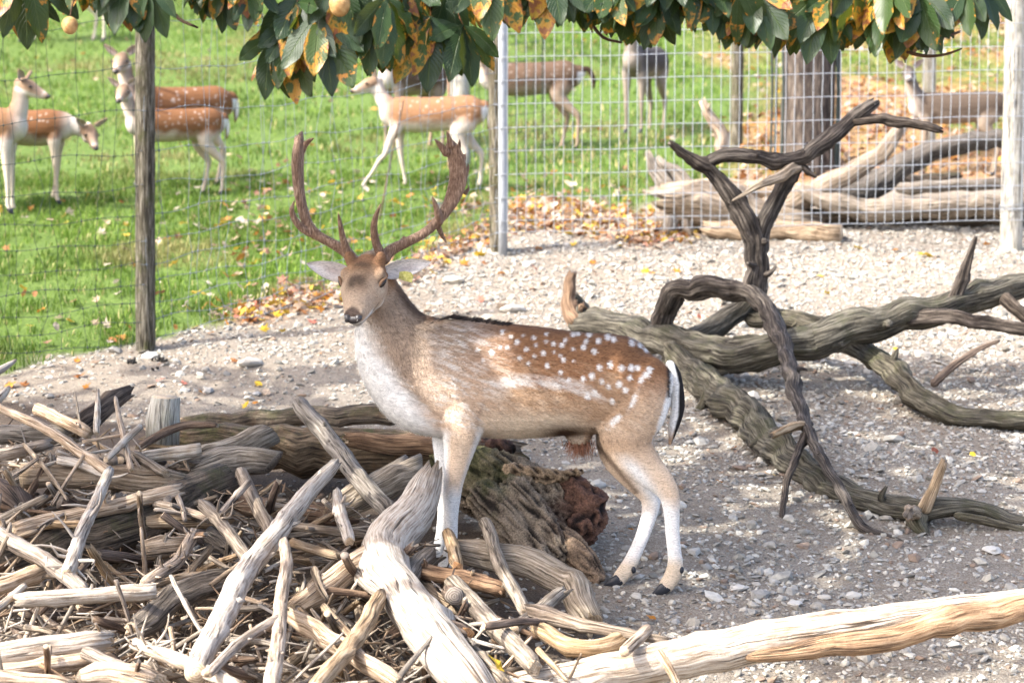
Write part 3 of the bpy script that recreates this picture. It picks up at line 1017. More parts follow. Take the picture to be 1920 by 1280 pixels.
# ------------------------------------------------------------------ big furrowed trunk with its guard, behind the mesh
pt = G(1511, 318)
tr = empty('guarded_tree', pt, 'thick furrowed tree trunk with dark guard rods behind the mesh fence', 'tree')
g = Geo()
tube(g, [[0, 0, -0.2], [0, 0, 0.1], [0.01, 0, 1.2], [-0.02, 0.02, 2.6], [0.05, 0, 4.2], [0.1, 0.1, 6.0]], [0.24, 0.205, 0.185, 0.18, 0.16, 0.11], 40, 0.07, 31, ('cut', 'cut'), 0.09)
obj('trunk', g.mesh('trunk', [M['bark'], M['end']]), tr)
for k, (du, dy) in enumerate(((-0.24, 0.02), (-0.20, -0.08), (0.235, 0.0), (0.26, 0.08), (0.21, -0.1), (-0.26, 0.12))):
    g = Geo()
    wire_path(g, [[du, dy, -0.05], [du + 0.01, dy, 0.6], [du - 0.005, dy, 1.25], [du, dy, 1.9]], 0.011, 5)
    obj('guard_rod', g.mesh('guard_rod', [M['wire']]), tr)

# ------------------------------------------------------------------ dead wood
SEED = [100]


def seed():
    SEED[0] += 1
    return SEED[0]


def px_tube(g, rows, ends=('cut', 'cut'), seg=12, rough=0.13, knots=0, wob=0.25, step=None, flat=1.0, kink=0.0, lump=0.05):
    """rows of (u, v, radius px, depth)"""
    pts = np.array([P(u, v, d) for u, v, r_, d in rows])
    rad = np.array([r_ * d / F for u, v, r_, d in rows])
    if kink:
        q0 = np.concatenate([pts, rad[:, None]], 1)
        sp_ = max(0.05, rad.mean() * 1.1)
        q = [q0[0]]
        for a_, b_ in zip(q0[:-1], q0[1:]):
            n_ = max(1, int(np.linalg.norm(b_[:3] - a_[:3]) / sp_))
            q += [a_ + (b_ - a_) * t / n_ for t in range(1, n_ + 1)]
        q = np.array(q)
        if len(q) > 2:
            q[1:-1] = .25 * q[:-2] + .5 * q[1:-1] + .25 * q[2:]
        rk = np.random.default_rng(seed())
        q[1:-1, :3] += rk.normal(0, 1, (len(q) - 2, 3)) * (q[1:-1, 3:] * kink)
        q[1:-1, 3] *= rk.uniform(1 - kink * .8, 1 + kink * .8, len(q) - 2)
        pts, rad = q[:, :3], q[:, 3]
    return tube(g, pts, rad, seg, rough, seed(), ends, step, flat, knots, None, wob, lump)


def spikes(g, c, rr, tan, n, ln=(1.0, 2.2), seed_=0, thin=0.28, around=None):
    r = np.random.default_rng(seed_)
    for _ in range(n):
        i = r.integers(1, len(c) - 1) if around is None else int(np.clip(round(around * (len(c) - 1) + r.normal(0, 1.5)), 1, len(c) - 2))
        d = unit(r.normal(0, 1, 3) + np.array([0, -0.5, 0.5]))
        d = unit(d - tan[i] * d.dot(tan[i]) + tan[i] * r.uniform(-0.2, 0.8))
        L = rr[i] * r.uniform(*ln)
        b0 = c[i] + d * rr[i] * 0.5
        tube(g, [b0, b0 + d * L * 0.6 + r.normal(0, 0.1, 3) * L, b0 + d * L + r.normal(0, 0.15, 3) * L], [rr[i] * thin * 1.5, rr[i] * thin, rr[i] * thin * 0.5], 6, 0.1, int(r.integers(1e6)), ('round', 'broken'), max(0.012, L / 5))


# ---- the big branching dead tree on the gravel
dt0 = G(1300, 700)
dead = empty('dead_tree', dt0, 'large grey branching dead tree lying on the gravel behind the stag', 'dead tree')


def limb(name, rows, mat='dead', ends=('round', 'broken'), seg=16, rough=0.22, knots=3, wob=0.12, spk=0, parent=None):
    g = Geo()
    rows = [(u, v, r_ * .87, d) for u, v, r_, d in rows]
    c, rr, tan = px_tube(g, rows, ends, max(seg, 14) + 6, rough, knots + 2, wob, max(0.014, .5 * np.mean([r_ * d / F for u, v, r_, d in rows])), 1.0, .10, .11)
    if spk or len(rows) > 5:
        spikes(g, c, rr, tan, max(spk, 4), (0.7, 1.7), seed(), 0.3)
    p = parent or dead
    return obj(name, g.mesh(name, [M[mat], M['enddark']], dt0), p)


limb('trunk', [(1072, 606, 24, 10.55), (1120, 605, 30, 10.5), (1200, 628, 31, 10.3), (1290, 652, 34, 10.05), (1380, 672, 32, 9.85), (1480, 655, 34, 9.75), (1590, 622, 33, 9.75), (1700, 592, 31, 9.8), (1790, 578, 28, 9.85), (1860, 548, 26, 9.9), (1960, 530, 22, 9.95)], 'deadmoss', seg=20, knots=6)
limb('root_stub', [(1088, 610, 22, 10.5), (1070, 585, 17, 10.55), (1064, 550, 14, 10.58), (1073, 514, 11, 10.6)], 'brown', spk=1)
limb('root_stub', [(1100, 605, 18, 10.6), (1092, 575, 14, 10.65), (1080, 558, 9, 10.65)], 'deadmoss')
limb('low_limb', [(1255, 650, 26, 10.1), (1290, 690, 30, 9.9), (1350, 735, 33, 9.5), (1420, 795, 34, 9.05), (1480, 860, 33, 8.65), (1560, 912, 29, 8.35), (1640, 946, 26, 8.15), (1725, 962, 26, 8.0), (1800, 945, 17, 8.0), (1860, 962, 16, 8.0), (1960, 995, 14, 7.95)], 'deadmoss', seg=20, knots=6)
limb('root_stub', [(1330, 730, 12, 9.55), (1315, 760, 9, 9.5), (1300, 790, 6, 9.45)], 'deadmoss')
limb('snag', [(1715, 965, 20, 7.98), (1725, 985, 17, 7.93), (1735, 1002, 9, 7.9)], 'deadmoss')
limb('snag', [(1730, 960, 16, 7.98), (1750, 925, 11, 7.97), (1770, 865, 8, 7.95)], 'tan')
limb('snag', [(1718, 965, 14, 7.95), (1708, 955, 13, 7.88), (1704, 962, 14, 7.8)], 'tan')
limb('low_limb', [(1790, 965, 9, 7.95), (1850, 975, 9, 7.92), (1960, 1005, 7, 7.9)], 'deadmoss')
limb('far_limb', [(1290, 648, 26, 10.15), (1350, 612, 27, 10.25), (1395, 570, 22, 10.3), (1425, 540, 18, 10.2)], 'deadmoss', knots=3)
limb('far_limb', [(1400, 592, 22, 10.3), (1500, 602, 22, 10.2), (1590, 638, 23, 10.0), (1660, 690, 24, 9.7), (1730, 752, 25, 9.4), (1800, 782, 24, 9.25), (1870, 788, 22, 9.2), (1960, 790, 20, 9.2)], 'deadmoss', seg=18, knots=4)
limb('twig', [(1748, 722, 9, 9.42), (1790, 685, 8, 9.45), (1830, 655, 6, 9.5), (1872, 640, 3.5, 9.5)], 'brown', seg=8)
limb('arch', [(1236, 612, 22, 10.2), (1250, 580, 22, 10.15), (1264, 548, 23, 10.08), (1282, 538, 23, 10.05), (1335, 538, 22, 9.95), (1395, 544, 20, 9.85), (1428, 560, 20, 9.75), (1448, 590, 19, 9.65), (1465, 630, 19, 9.5), (1480, 690, 17, 9.15), (1495, 745, 15, 8.88), (1510, 800, 13, 8.6), (1545, 865, 11, 8.27), (1585, 935, 10.5, 8.03), (1612, 990, 9.5, 7.9), (1660, 1003, 8, 7.88), (1720, 1030, 6, 7.78), (1775, 1058, 4, 7.66)], 'dead', seg=18, knots=5, spk=2)
limb('twig', [(1512, 812, 10, 8.55), (1490, 860, 8, 8.35), (1474, 910, 7.5, 8.2), (1466, 975, 6, 8.05)], 'dead', seg=8)
limb('snag', [(1508, 795, 10, 8.6), (1480, 800, 9, 8.52), (1448, 815, 7, 8.45)], 'tan', seg=8)
limb('upright_limb', [(1412, 560, 24, 9.85), (1418, 505, 23, 9.85), (1416, 455, 24, 9.85), (1398, 405, 22, 9.85), (1370, 365, 18, 9.85), (1340, 325, 16, 9.85), (1322, 308, 15, 9.85)], 'dead', seg=18, knots=5)
limb('fork_tip', [(1335, 318, 13, 9.85), (1310, 308, 13, 9.83), (1285, 292, 10, 9.8), (1256, 268, 6, 9.78)], 'dead', seg=10)
limb('cross_limb', [(1322, 312, 13, 9.85), (1355, 290, 13, 9.83), (1400, 294, 14, 9.8), (1450, 302, 13, 9.78), (1495, 306, 14, 9.76), (1530, 280, 15, 9.76), (1570, 248, 15, 9.76), (1605, 220, 15, 9.76), (1638, 194, 12, 9.75)], 'dead', seg=16, knots=5, spk=1)
limb('fork_tip', [(1596, 228, 11, 9.76), (1640, 224, 11, 9.74), (1700, 230, 10, 9.72), (1762, 244, 8, 9.7)], 'dead', seg=12)
limb('upright_limb', [(1424, 480, 17, 9.85), (1432, 420, 16, 9.85), (1455, 370, 16, 9.83), (1482, 330, 15, 9.8), (1500, 305, 13, 9.78)], 'dead', seg=14, knots=3)
limb('snag', [(1500, 312, 12, 9.77), (1465, 330, 11, 9.72), (1420, 350, 7, 9.68), (1374, 376, 2, 9.65)], 'grey', ends=('round', 'point'), seg=10)
limb('snag', [(1505, 312, 8, 9.76), (1515, 325, 6, 9.74), (1530, 332, 3, 9.73)], 'dead', seg=8)
limb('snag', [(1785, 580, 17, 9.85), (1797, 545, 13, 9.83), (1810, 500, 10, 9.82), (1830, 444, 4, 9.8)], 'dead', seg=10)
limb('side_limb', [(1700, 598, 16, 9.78), (1780, 592, 15, 9.7), (1850, 605, 14, 9.65), (1960, 628, 12, 9.6)], 'dead', seg=12)
limb('side_limb', [(1880, 555, 14, 9.85), (1905, 575, 12, 9.8), (1940, 610, 10, 9.78)], 'dead', seg=10)


# ---- logs heaped behind the mesh fence
def log_thing(name, label, cat, rows, mat, ends=('broken', 'broken'), seg=18, rough=0.15, knots=3, wob=0.4, spk=0, extra=(), end='end', group=None, flat=1.0, spike_at=None, ln=(0.8, 1.8), step=None, thin=0.28, kink=0.035, lump=0.06):
    g = Geo()
    c, rr, tan = px_tube(g, rows, ends, seg, rough, knots, wob, step, flat, kink, lump)
    if spk:
        spikes(g, c, rr, tan, spk, ln, seed(), thin, spike_at)
    org = c[len(c) // 2].copy()
    o = obj(name, g.mesh(name, [M[mat], M[end]], org), None, org)
    tag(o, label, cat, group)
    for (nm, rws, mt, en, lab) in extra:
        g2 = Geo()
        px_tube(g2, rws, en, 18, rough, 2, wob, None, 1.0, .12)
        e = obj(nm, g2.mesh(nm, [M[mt], M[end]], org), o)
        if lab:
            e['label'] = lab
    return o


log_thing('root_log', 'gnarled striped log with a splayed root end just behind the mesh fence', 'log', [(1255, 385, 40, 13.5), (1300, 385, 40, 13.5), (1380, 395, 34, 13.5), (1470, 412, 24, 13.5), (1530, 418, 18, 13.5)], 'grey', seg=22, rough=0.22, knots=6, end='enddark',
          extra=[('root', [(1262, 400, 16, 13.45), (1258, 425, 12, 13.4), (1252, 446, 8, 13.4)], 'grey', ('round', 'broken'), None), ('root', [(1285, 405, 14, 13.45), (1290, 430, 9, 13.4), (1300, 445, 6, 13.4)], 'grey', ('round', 'broken'), None), ('root', [(1262, 372, 20, 13.55), (1240, 330, 15, 13.6), (1216, 288, 7, 13.6)], 'grey', ('round', 'broken'), None), ('root', [(1300, 370, 20, 13.55), (1260, 320, 13, 13.6), (1235, 300, 8, 13.62)], 'grey', ('round', 'broken'), None)])
log_thing('cut_log', 'short pale sawn log lying on the leaves under the mesh fence', 'log', [(1330, 428, 17, 13.3), (1400, 436, 19, 13.25), (1480, 434, 19, 13.2), (1578, 438, 19, 13.1)], 'tan', ('broken', 'cut'), seg=14, knots=3)
log_thing('broken_snag', 'upright jagged broken snag standing on the grass behind the mesh', 'branch', [(1352, 285, 13, 14.0), (1350, 255, 15, 14.0), (1335, 228, 10, 14.0), (1318, 192, 8, 14.0)], 'pale', spk=2)
log_thing('pale_limb', 'pale bleached limb sloping up behind the mesh below the cross branch', 'branch', [(1420, 405, 22, 13.6), (1500, 378, 21, 13.6), (1570, 345, 19, 13.6), (1630, 305, 15, 13.6), (1688, 242, 12, 13.6)], 'tan', seg=16, rough=0.2, knots=4)
log_thing('dark_limb', 'dark grey limb arching up behind the mesh towards the round pale post', 'branch', [(1560, 372, 24, 13.8), (1640, 350, 25, 13.8), (1700, 310, 20, 13.8), (1770, 275, 18, 13.8), (1850, 262, 17, 13.8), (1980, 270, 15, 13.8)], 'dark', seg=16, rough=0.2, knots=4)
log_thing('long_log', 'long smooth grey-brown log lying level behind the lower mesh wires', 'log', [(1500, 352, 10, 13.5), (1560, 382, 18, 13.45), (1640, 394, 21, 13.4), (1750, 388, 19, 13.4), (1850, 382, 19, 13.4), (1990, 374, 18, 13.4)], 'grey', seg=16, rough=0.15, knots=3)
log_thing('base_log', 'dark shaded log lying lowest under the welded mesh near the pale post', 'log', [(1480, 412, 14, 13.6), (1600, 410, 22, 13.6), (1760, 408, 22, 13.6), (1990, 400, 22, 13.6)], 'mossy', seg=14)
log_thing('far_log', 'pale grey log lying among leaves behind the brown doe', 'log', [(1690, 352, 12, 14.3), (1780, 348, 11, 14.3), (1880, 345, 11, 14.3)], 'grey', seg=12)
log_thing('far_log', 'greenish log lying under the dark arching limb', 'log', [(1660, 330, 9, 14.6), (1720, 336, 9, 14.6), (1800, 330, 9, 14.6)], 'mossy', seg=12)
log_thing('twisted_limb', 'pale twisted limb lying between the root log and the sloping limb', 'branch', [(1330, 345, 14, 13.7), (1400, 350, 16, 13.7), (1470, 365, 15, 13.65), (1560, 352, 12, 13.7)], 'tan', seg=14, rough=0.2, knots=3)


# ---- the wood pile in front
def dp(v, off=0.0):
    return 5.95 + (1270 - v) / 520 * 2.35 + off


def S(name, label, pts, r_, mat='pale', ends=('cut', 'broken'), off=0.0, spk=0, cat=None, **kw):
    """stick of the pile: pts (u, v[, radius scale[, depth offset]])"""
    rows = []
    for q in pts:
        k = q[2] if len(q) > 2 else 1.0
        e = q[3] if len(q) > 3 else 0.0
        rows.append((q[0], q[1], r_ * k, dp(q[1], off + e)))
    if cat is None:
        cat = 'log' if r_ >= 17 else ('branch' if r_ >= 9 else 'stick')
    return log_thing(name, label, cat, rows, mat, ends, seg=16 if r_ > 14 else 10, spk=spk, knots=3 if r_ > 8 else 1, rough=kw.pop('rough', 0.11), wob=kw.pop('wob', 0.12), **kw)



log_thing('mossy_log', 'thin mossy log lying farthest back along the edge of the wood pile', 'log', [(345, 795, 16, 8.9), (560, 782, 18, 8.85), (770, 775, 20, 8.8), (960, 790, 18, 8.8)], 'mossy', ('broken', 'broken'), 18, 0.12, 3)
log_thing('mossy_log', 'thick dark mossy log with split bark lying behind the pile at the stag\'s chest', 'log', [(300, 828, 34, 8.5), (420, 838, 42, 8.4), (560, 842, 46, 8.35), (700, 846, 44, 8.3), (830, 850, 38, 8.25), (965, 850, 24, 8.3)], 'mossy', ('broken', 'broken'), 24, 0.12, 6)
log_thing('bark_slab', 'brown bark slab lying on the thick mossy log', 'bark', [(655, 822, 16, 8.0), (740, 830, 20, 7.98), (840, 838, 18, 7.98), (900, 838, 10, 8.0)], 'brown', ('broken', 'broken'), 14, 0.22, 4, 0.3, flat=0.6)
log_thing('bark_log', 'brown barked log bent down in front of the rotten stump', 'log', [(862, 1030, 24, 7.05), (960, 1052, 28, 7.0), (1050, 1082, 29, 6.95), (1095, 1115, 28, 6.88), (1108, 1160, 27, 6.75)], 'grey', ('broken', 'broken'), 18, 0.12, 4)
S('split_block', 'weathered grey split log end pointing up out of the pile', [(345, 880), (420, 852), (500, 815, .9)], 30, 'grey', ('broken', 'slant'), off=0.15, flat=0.7, end='enddark')
S('split_block', 'second grey split block with flat face below the first', [(380, 880), (450, 862), (512, 868, .8)], 30, 'grey', ('broken', 'slant'), off=0.1, flat=0.6, end='enddark')
log_thing('stump_post', 'short upright sawn stub with a vertical split standing in the pile', 'stump', [(306, 830, 30, 8.2), (309, 790, 28, 8.2), (311, 744, 26, 8.2)], 'postpale', ('cut', 'cut'), 16, 0.1, 2, 0.1, end='end')
log_thing('mossy_log', 'big dark green mossy log buried under the left of the pile', 'log', [(-40, 1075, 48, 7.0), (80, 1040, 48, 7.1), (210, 1000, 46, 7.3), (330, 950, 44, 7.5), (420, 900, 36, 7.7)], 'mossy', ('cut', 'cut'), 22, 0.06, 3)
S('smooth_log', 'thick smooth brown log with pale sawn end facing left', [(42, 891), (186, 892), (330, 904)], 24, 'tan', ('cut', 'broken'), off=-0.02, rough=0.04)
S('long_branch', 'long pale cracked branch slanting down from the left edge of the pile', [(-20, 755, .8), (100, 811), (205, 885, 1.1)], 10, 'pale', ('broken', 'broken'), off=-0.25)
S('forked_branch', 'bleached upright branch bristling with curved broken twigs', [(205, 885, .9), (188, 920), (160, 985, 1.1), (127, 1075, 1.2)], 12, 'white', ('broken', 'broken'), off=-0.35, spk=12, ln=(2.5, 5), thin=0.2)
S('bark_slab', 'dull pinkish-brown bark slab at the back of the pile', [(145, 800), (190, 770), (240, 735, .7)], 24, 'brown', ('broken', 'broken'), off=0.1, flat=0.45)
S('spike', 'pale upright pointed stick standing before the brown bark slab', [(181, 812), (183, 770), (183, 731, .6)], 6, 'white', ('broken', 'point'), off=-0.1)
S('spike', 'thin pale stick standing crooked among the crossing sticks', [(246, 880), (232, 825), (217, 746, .7)], 6, 'pale', ('broken', 'broken'), off=-0.3)
S('spike', 'very thin bare twig sticking up near the left of the pile', [(150, 800), (145, 765), (140, 735, .5)], 2.5, 'grey', ('broken', 'point'), off=-0.1)
S('cross_stick', 'short crossed white stick with splintered tip in the pile', [(262, 800), (235, 825), (200, 860)], 7, 'white', off=-0.35)
S('cross_stick', 'thin straight stick crossing the crooked upright stick', [(155, 828), (200, 820), (255, 812)], 3, 'pale', off=-0.3)
S('short_log', 'pale stubby branch end resting at the left edge', [(-20, 856), (40, 845), (88, 832)], 12, 'pale', off=-0.1)
S('short_log', 'pale straight stick lying in front of the grey split block', [(262, 858), (320, 850), (376, 842)], 12, 'white', ('broken', 'cut'), off=-0.1)
S('short_log', 'stubby tan stick below the pale straight stick', [(250, 852), (280, 868), (308, 886)], 9, 'tan', off=-0.15)
S('front_branch', 'pale broken branch lying across the dark mossy log', [(30, 992), (110, 972), (186, 957), (260, 938), (332, 920)], 15, 'pale', ('broken', 'broken'), off=-0.15, spk=2)
S('bark_chunk', 'chunky rough bark piece at the left edge of the pile', [(-30, 915), (10, 935), (40, 960, .7)], 38, 'brown', ('broken', 'broken'), off=0.0, rough=0.2)
S('bark_chunk', 'lower dark splintered wood chunk at the left edge', [(-30, 985), (5, 985), (30, 1000, .6)], 26, 'tan', ('broken', 'broken'), off=-0.05, rough=0.2)
S('cut_stick', 'brown stick with dark sawn end lying level in the middle of the pile', [(275, 978), (350, 976), (430, 972)], 14, 'tan', ('cut', 'broken'), off=0.05, end='enddark')
S('pointing_stick', 'round-topped tan stick leaning upright left of the long pale limb', [(452, 886), (478, 940), (500, 985), (515, 1025)], 13, 'tan', ('cut', 'broken'), off=-0.1, spk=1)
S('splinter_root', 'brown root with a crown of pale upright splinters', [(380, 945), (420, 985), (450, 1025), (478, 1062)], 13, 'tan', ('broken', 'broken'), off=-0.25, spk=9, ln=(2, 3.5), spike_at=0.25, thin=0.17)
S('thin_stick', 'thin pale stick leaning against the round-topped stick', [(465, 905), (440, 932), (415, 962)], 7, 'pale', off=-0.25)
S('thin_stick', 'pale thin stick leading to the splintered root', [(290, 944), (340, 955), (390, 972)], 8, 'pale', off=-0.1)
S('thin_stick', 'weathered stick behind the long slanting branch', [(70, 766), (120, 788), (168, 812)], 12, 'pale', off=-0.05)
S('thin_stick', 'grey knotted log half hidden at the left back of the pile', [(-20, 815), (40, 812), (130, 820)], 18, 'grey', off=0.1)
S('thin_stick', 'pale forked stick above the smooth brown log', [(110, 862), (150, 868), (198, 888)], 9, 'white', off=-0.2)
S('thin_stick', 'white antler-like stick tip at the far left edge', [(-30, 712), (0, 695), (28, 676, .4)], 8, 'white', ('broken', 'point'), off=0.0)
S('thin_stick', 'pale splintered stub at the left edge above the pile', [(-20, 762), (0, 748), (16, 727, .5)], 10, 'white', off=-0.05)
S('leaning_branch', 'straight pale branch slanting down at the left below the mossy log', [(-30, 985), (88, 1050), (156, 1108)], 15, 'pale', ('cut', 'broken'), off=-0.3, spk=1)
S('sawn_stick', 'smooth pale stick with round sawn end facing right', [(36, 1124), (170, 1116), (293, 1107)], 15, 'white', ('broken', 'cut'), off=-0.3, spk=2, ln=(0.6, 1.2))
S('knob_branch', 'stubby pale branch with knobs at the left edge', [(-20, 1105), (30, 1090), (78, 1070)], 17, 'pale', off=-0.15, spk=2, ln=(.5, 1))
S('thin_stick', 'thin pale split stick at the left above the sawn stick', [(-10, 1142), (22, 1120), (46, 1098)], 7, 'white', off=-0.3)
S('charred_log', 'rough blackish-grey log with weathered bark in the lower left pile', [(255, 1178), (300, 1140), (340, 1108), (425, 1085)], 24, 'dark', ('broken', 'broken'), off=-0.05, rough=0.2)
S('plank_branch', 'broad flat pale branch lying at the lower left edge', [(-20, 1230), (90, 1216), (195, 1202)], 24, 'white', ('broken', 'broken'), off=-0.2, flat=0.7)
S('plank_branch', 'pale branch under the broad flat one at lower left', [(-20, 1262), (80, 1250), (170, 1236)], 16, 'pale', off=-0.1)
S('sawn_log', 'short thick log with pale round sawn end facing the camera side', [(268, 1032), (300, 1028), (345, 1022)], 19, 'tan', ('cut', 'broken'), off=-0.15, rough=0.03)
S('long_limb', 'long thick bleached limb leaning up through the middle of the pile with a lengthwise crack', [(368, 1262, 1.05), (412, 1165, 1.1), (450, 1092, 1.1), (500, 1022), (540, 970, .9), (582, 922, .8), (628, 870, .6)], 21, 'white', ('cut', 'broken'), off=-0.35, spk=7, ln=(.7, 1.3))
S('spiny_root', 'tan root with many spiny side twigs left of the long limb', [(362, 1000), (330, 1055), (268, 1096)], 12, 'pale', ('broken', 'broken'), off=-0.2, spk=14, ln=(1.5, 3), thin=0.2)
S('spiny_root', 'pale branch with a star of broken twigs at its upper end', [(255, 1206), (350, 1242), (445, 1285)], 14, 'white', ('broken', 'broken'), off=-0.35, spk=16, ln=(2.5, 5), spike_at=0.12, thin=0.15)
S('thin_stick', 'pale flat stick under the spiny star of twigs', [(160, 1224), (198, 1240), (238, 1258)], 13, 'pale', off=-0.2)
S('root_block', 'pale rounded wood block at the bottom left', [(150, 1270), (215, 1262), (290, 1280)], 24, 'pale', ('round', 'broken'), off=-0.2)
S('root_block', 'pale branch along the bottom left edge', [(-20, 1272), (60, 1275), (130, 1285)], 16, 'pale', off=-0.2, spk=2, ln=(.5, 1))
S('knobby_branch', 'upright knobby pale branch rising from the bottom of the pile', [(510, 1290, 1.3), (520, 1200, 1.15), (528, 1126), (536, 1060), (532, 1015, .8)], 13, 'pale', ('broken', 'broken'), off=-0.42, spk=6, ln=(.6, 1.2))
S('curved_branch', 'curved thin pale branch bending down to the left of the knobby one', [(522, 1160), (470, 1190), (425, 1225), (392, 1262)], 10, 'pale', off=-0.45, spk=2)
YL = log_thing('forked_log', 'big white forked trunk with mossy stub in the centre of the pile', 'log', [(806, 893, 26, 7.35), (790, 940, 38, 7.2), (755, 985, 42, 7.05), (712, 1030, 44, 6.85), (742, 1100, 42, 6.5), (800, 1180, 46, 6.2), (845, 1235, 48, 6.0), (900, 1300, 44, 5.85)], 'white', ('broken', 'broken'), 26, 0.045, 6, 0.08,
          extra=[('side_fork', [(720, 1035, 34, 6.85), (672, 1062, 28, 6.75), (620, 1095, 25, 6.65), (555, 1138, 20, 6.55)], 'pale', ('round', 'broken'), 'split grey-brown side fork')])
S('plank', 'long flat pale split stick crossing below the white fork', [(548, 1158), (640, 1212), (745, 1280)], 20, 'pale', ('broken', 'broken'), off=-0.15, flat=0.6)
S('thick_stick', 'smooth tan stick leaning up towards the white fork', [(590, 1292), (640, 1230), (690, 1165), (712, 1120)], 16, 'tan', ('cut', 'broken'), off=-0.28, spk=2)
S('thin_stick', 'thin tan stick behind the long bleached limb', [(548, 1016), (590, 1030), (632, 1042)], 9, 'tan', off=-0.1)
S('white_stub', 'short white upright stick with splintered top', [(632, 922, .8), (640, 960), (655, 1012)], 12, 'white', ('broken', 'broken'), off=-0.3, spk=4, ln=(.8, 1.6))
S('round_log', 'purplish-grey blunt log right of the white fork', [(756, 1098), (780, 1066), (806, 1034)], 20, 'grey', ('broken', 'round'), off=-0.05)
log_thing('diagonal_log', 'straight grey-brown log leaning diagonally over the mossy logs', 'log', [(563, 758, 16, 8.2), (634, 845, 18, 7.85), (690, 915, 19, 7.55), (735, 968, 18, 7.35)], 'grey', ('cut', 'broken'), 16, 0.07, 3, 0.15, spk=3, ln=(.5, .9), end='enddark')
S('grey_split_log', 'grey split log wedged behind the diagonal log', [(640, 950), (710, 912), (785, 882)], 28, 'grey', ('broken', 'slant'), off=0.15, end='enddark')
S('grey_split_log', 'thin grey split piece above the grey split log', [(690, 902), (725, 885), (757, 866)], 12, 'grey', ('broken', 'slant'), off=0.1, end='enddark')
S('thick_stick', 'grey-brown pole running down to the foreground log', [(850, 1094), (924, 1168), (1000, 1248)], 19, 'grey', ('cut', 'broken'), off=-0.12)
S('bent_stick', 'slim grey bent stick standing in front of the barked log', [(910, 980), (930, 1040), (955, 1095), (985, 1148)], 13, 'grey', ('cut', 'broken'), off=-0.12)
S('thin_stick', 'grey stick pointing up right beside the bent stick', [(962, 1178), (1010, 1142), (1056, 1108)], 13, 'grey', off=-0.1, spk=3)
S('broken_branch', 'freshly broken pale branch with splintered left end above the foreground log', [(1008, 1150, 1.6), (1060, 1165), (1130, 1180, .8), (1250, 1200, .6)], 14, 'tan', ('broken', 'broken'), off=-0.15, end='end', spk=2)
S('broken_branch', 'curved barked branch under the freshly broken one', [(1012, 1180), (1060, 1212), (1110, 1222), (1172, 1192)], 17, 'tan', ('broken', 'broken'), off=-0.1)
S('broken_stub', 'short pale stub behind the foreground log', [(1170, 1222), (1195, 1200), (1216, 1178)], 11, 'pale', off=-0.2)
S('broken_stick', 'dark stick with orange broken tip right of the white fork', [(795, 1160), (835, 1172), (872, 1184)], 14, 'brown', ('broken', 'broken'), off=-0.15, end='endorange')
S('knobbly_stick', 'knobbly brown stick lying at the stag\'s front hooves', [(785, 1070), (840, 1082), (900, 1095), (945, 1106)], 15, 'brown', ('broken', 'broken'), off=-0.05, rough=0.2, spk=3)
S('end_log', 'short brown log pointing out of the pile with dark sawn end', [(852, 1118, 1, -.1), (846, 1108, 1, .15), (840, 1098, 1, .4)], 18, 'brown', ('cut', 'broken'), off=-0.1, end='enddark', spk=5, ln=(1.5, 3), thin=0.15)
S('snag_tip', 'small snag with orange broken tip in front of the stag\'s hoof', [(858, 1060), (852, 1030), (840, 1000, .9)], 13, 'tan', ('broken', 'cut'), off=-0.15, end='endorange')
S('lower_pole', 'grey pole low between the white fork and the foreground log', [(862, 1200), (900, 1240), (945, 1282)], 18, 'grey', off=0.0)
S('lower_pole', 'tan branch running down behind the white fork', [(760, 1060), (800, 1110), (860, 1150)], 15, 'tan', off=0.1)
S('back_stick', 'brown twisted twig curling beside the sawn stub', [(262, 838), (300, 815), (345, 795), (405, 798, .6)], 8, 'brown', ('broken', 'broken'), off=0.1)
S('mid_log', 'grey log end in shade between the splintered root and the long limb', [(395, 1000), (440, 1030), (470, 1090)], 16, 'dark', off=0.1)
S('mid_log', 'dark log lying behind the long bleached limb', [(400, 935), (480, 950), (570, 960), (660, 970)], 20, 'brown', off=0.25)
S('mid_log', 'tan stick lying level behind the white stub', [(520, 985), (600, 992), (690, 1002)], 9, 'tan', off=0.0)

# the long white log across the front
FL = log_thing('foreground_log', 'long white debarked log with knots lying across the foreground', 'log',
               [(870, 1305, 29, 5.95), (1000, 1285, 33, 6.0), (1130, 1262, 37, 6.05), (1280, 1232, 40, 6.1), (1430, 1204, 39, 6.15), (1560, 1182, 37, 6.2), (1680, 1162, 32, 6.25), (1800, 1142, 27, 6.3), (1990, 1120, 27, 6.38)], 'white', ('broken', 'broken'), 28, 0.03, 8, 0.05, end='end', spk=7, ln=(0.35, 0.6), thin=0.2,
               extra=[('stripped_flap', [(1400, 1232, 10, 6.08), (1480, 1222, 17, 6.10), (1560, 1210, 20, 6.12), (1640, 1200, 26, 6.14), (1720, 1180, 24, 6.18), (1800, 1160, 27, 6.23), (1900, 1142, 25, 6.29), (1990, 1132, 22, 6.33)], 'endwood', ('round', 'broken'), 'orange-brown stripped wood on the underside')])
g = Geo()
c, rr, tan = px_tube(g, [(1236, 1224, 9, 5.9), (1252, 1250, 9, 5.85), (1278, 1295, 8, 5.8)], ('cut', 'broken'), 10, 0.1, 1, 0.2)
tag(obj('front_stick', g.mesh('front_stick', [M['pale'], M['end']], c[3]), None, c[3]), 'short tan stick leaning against the front of the white foreground log', 'stick')

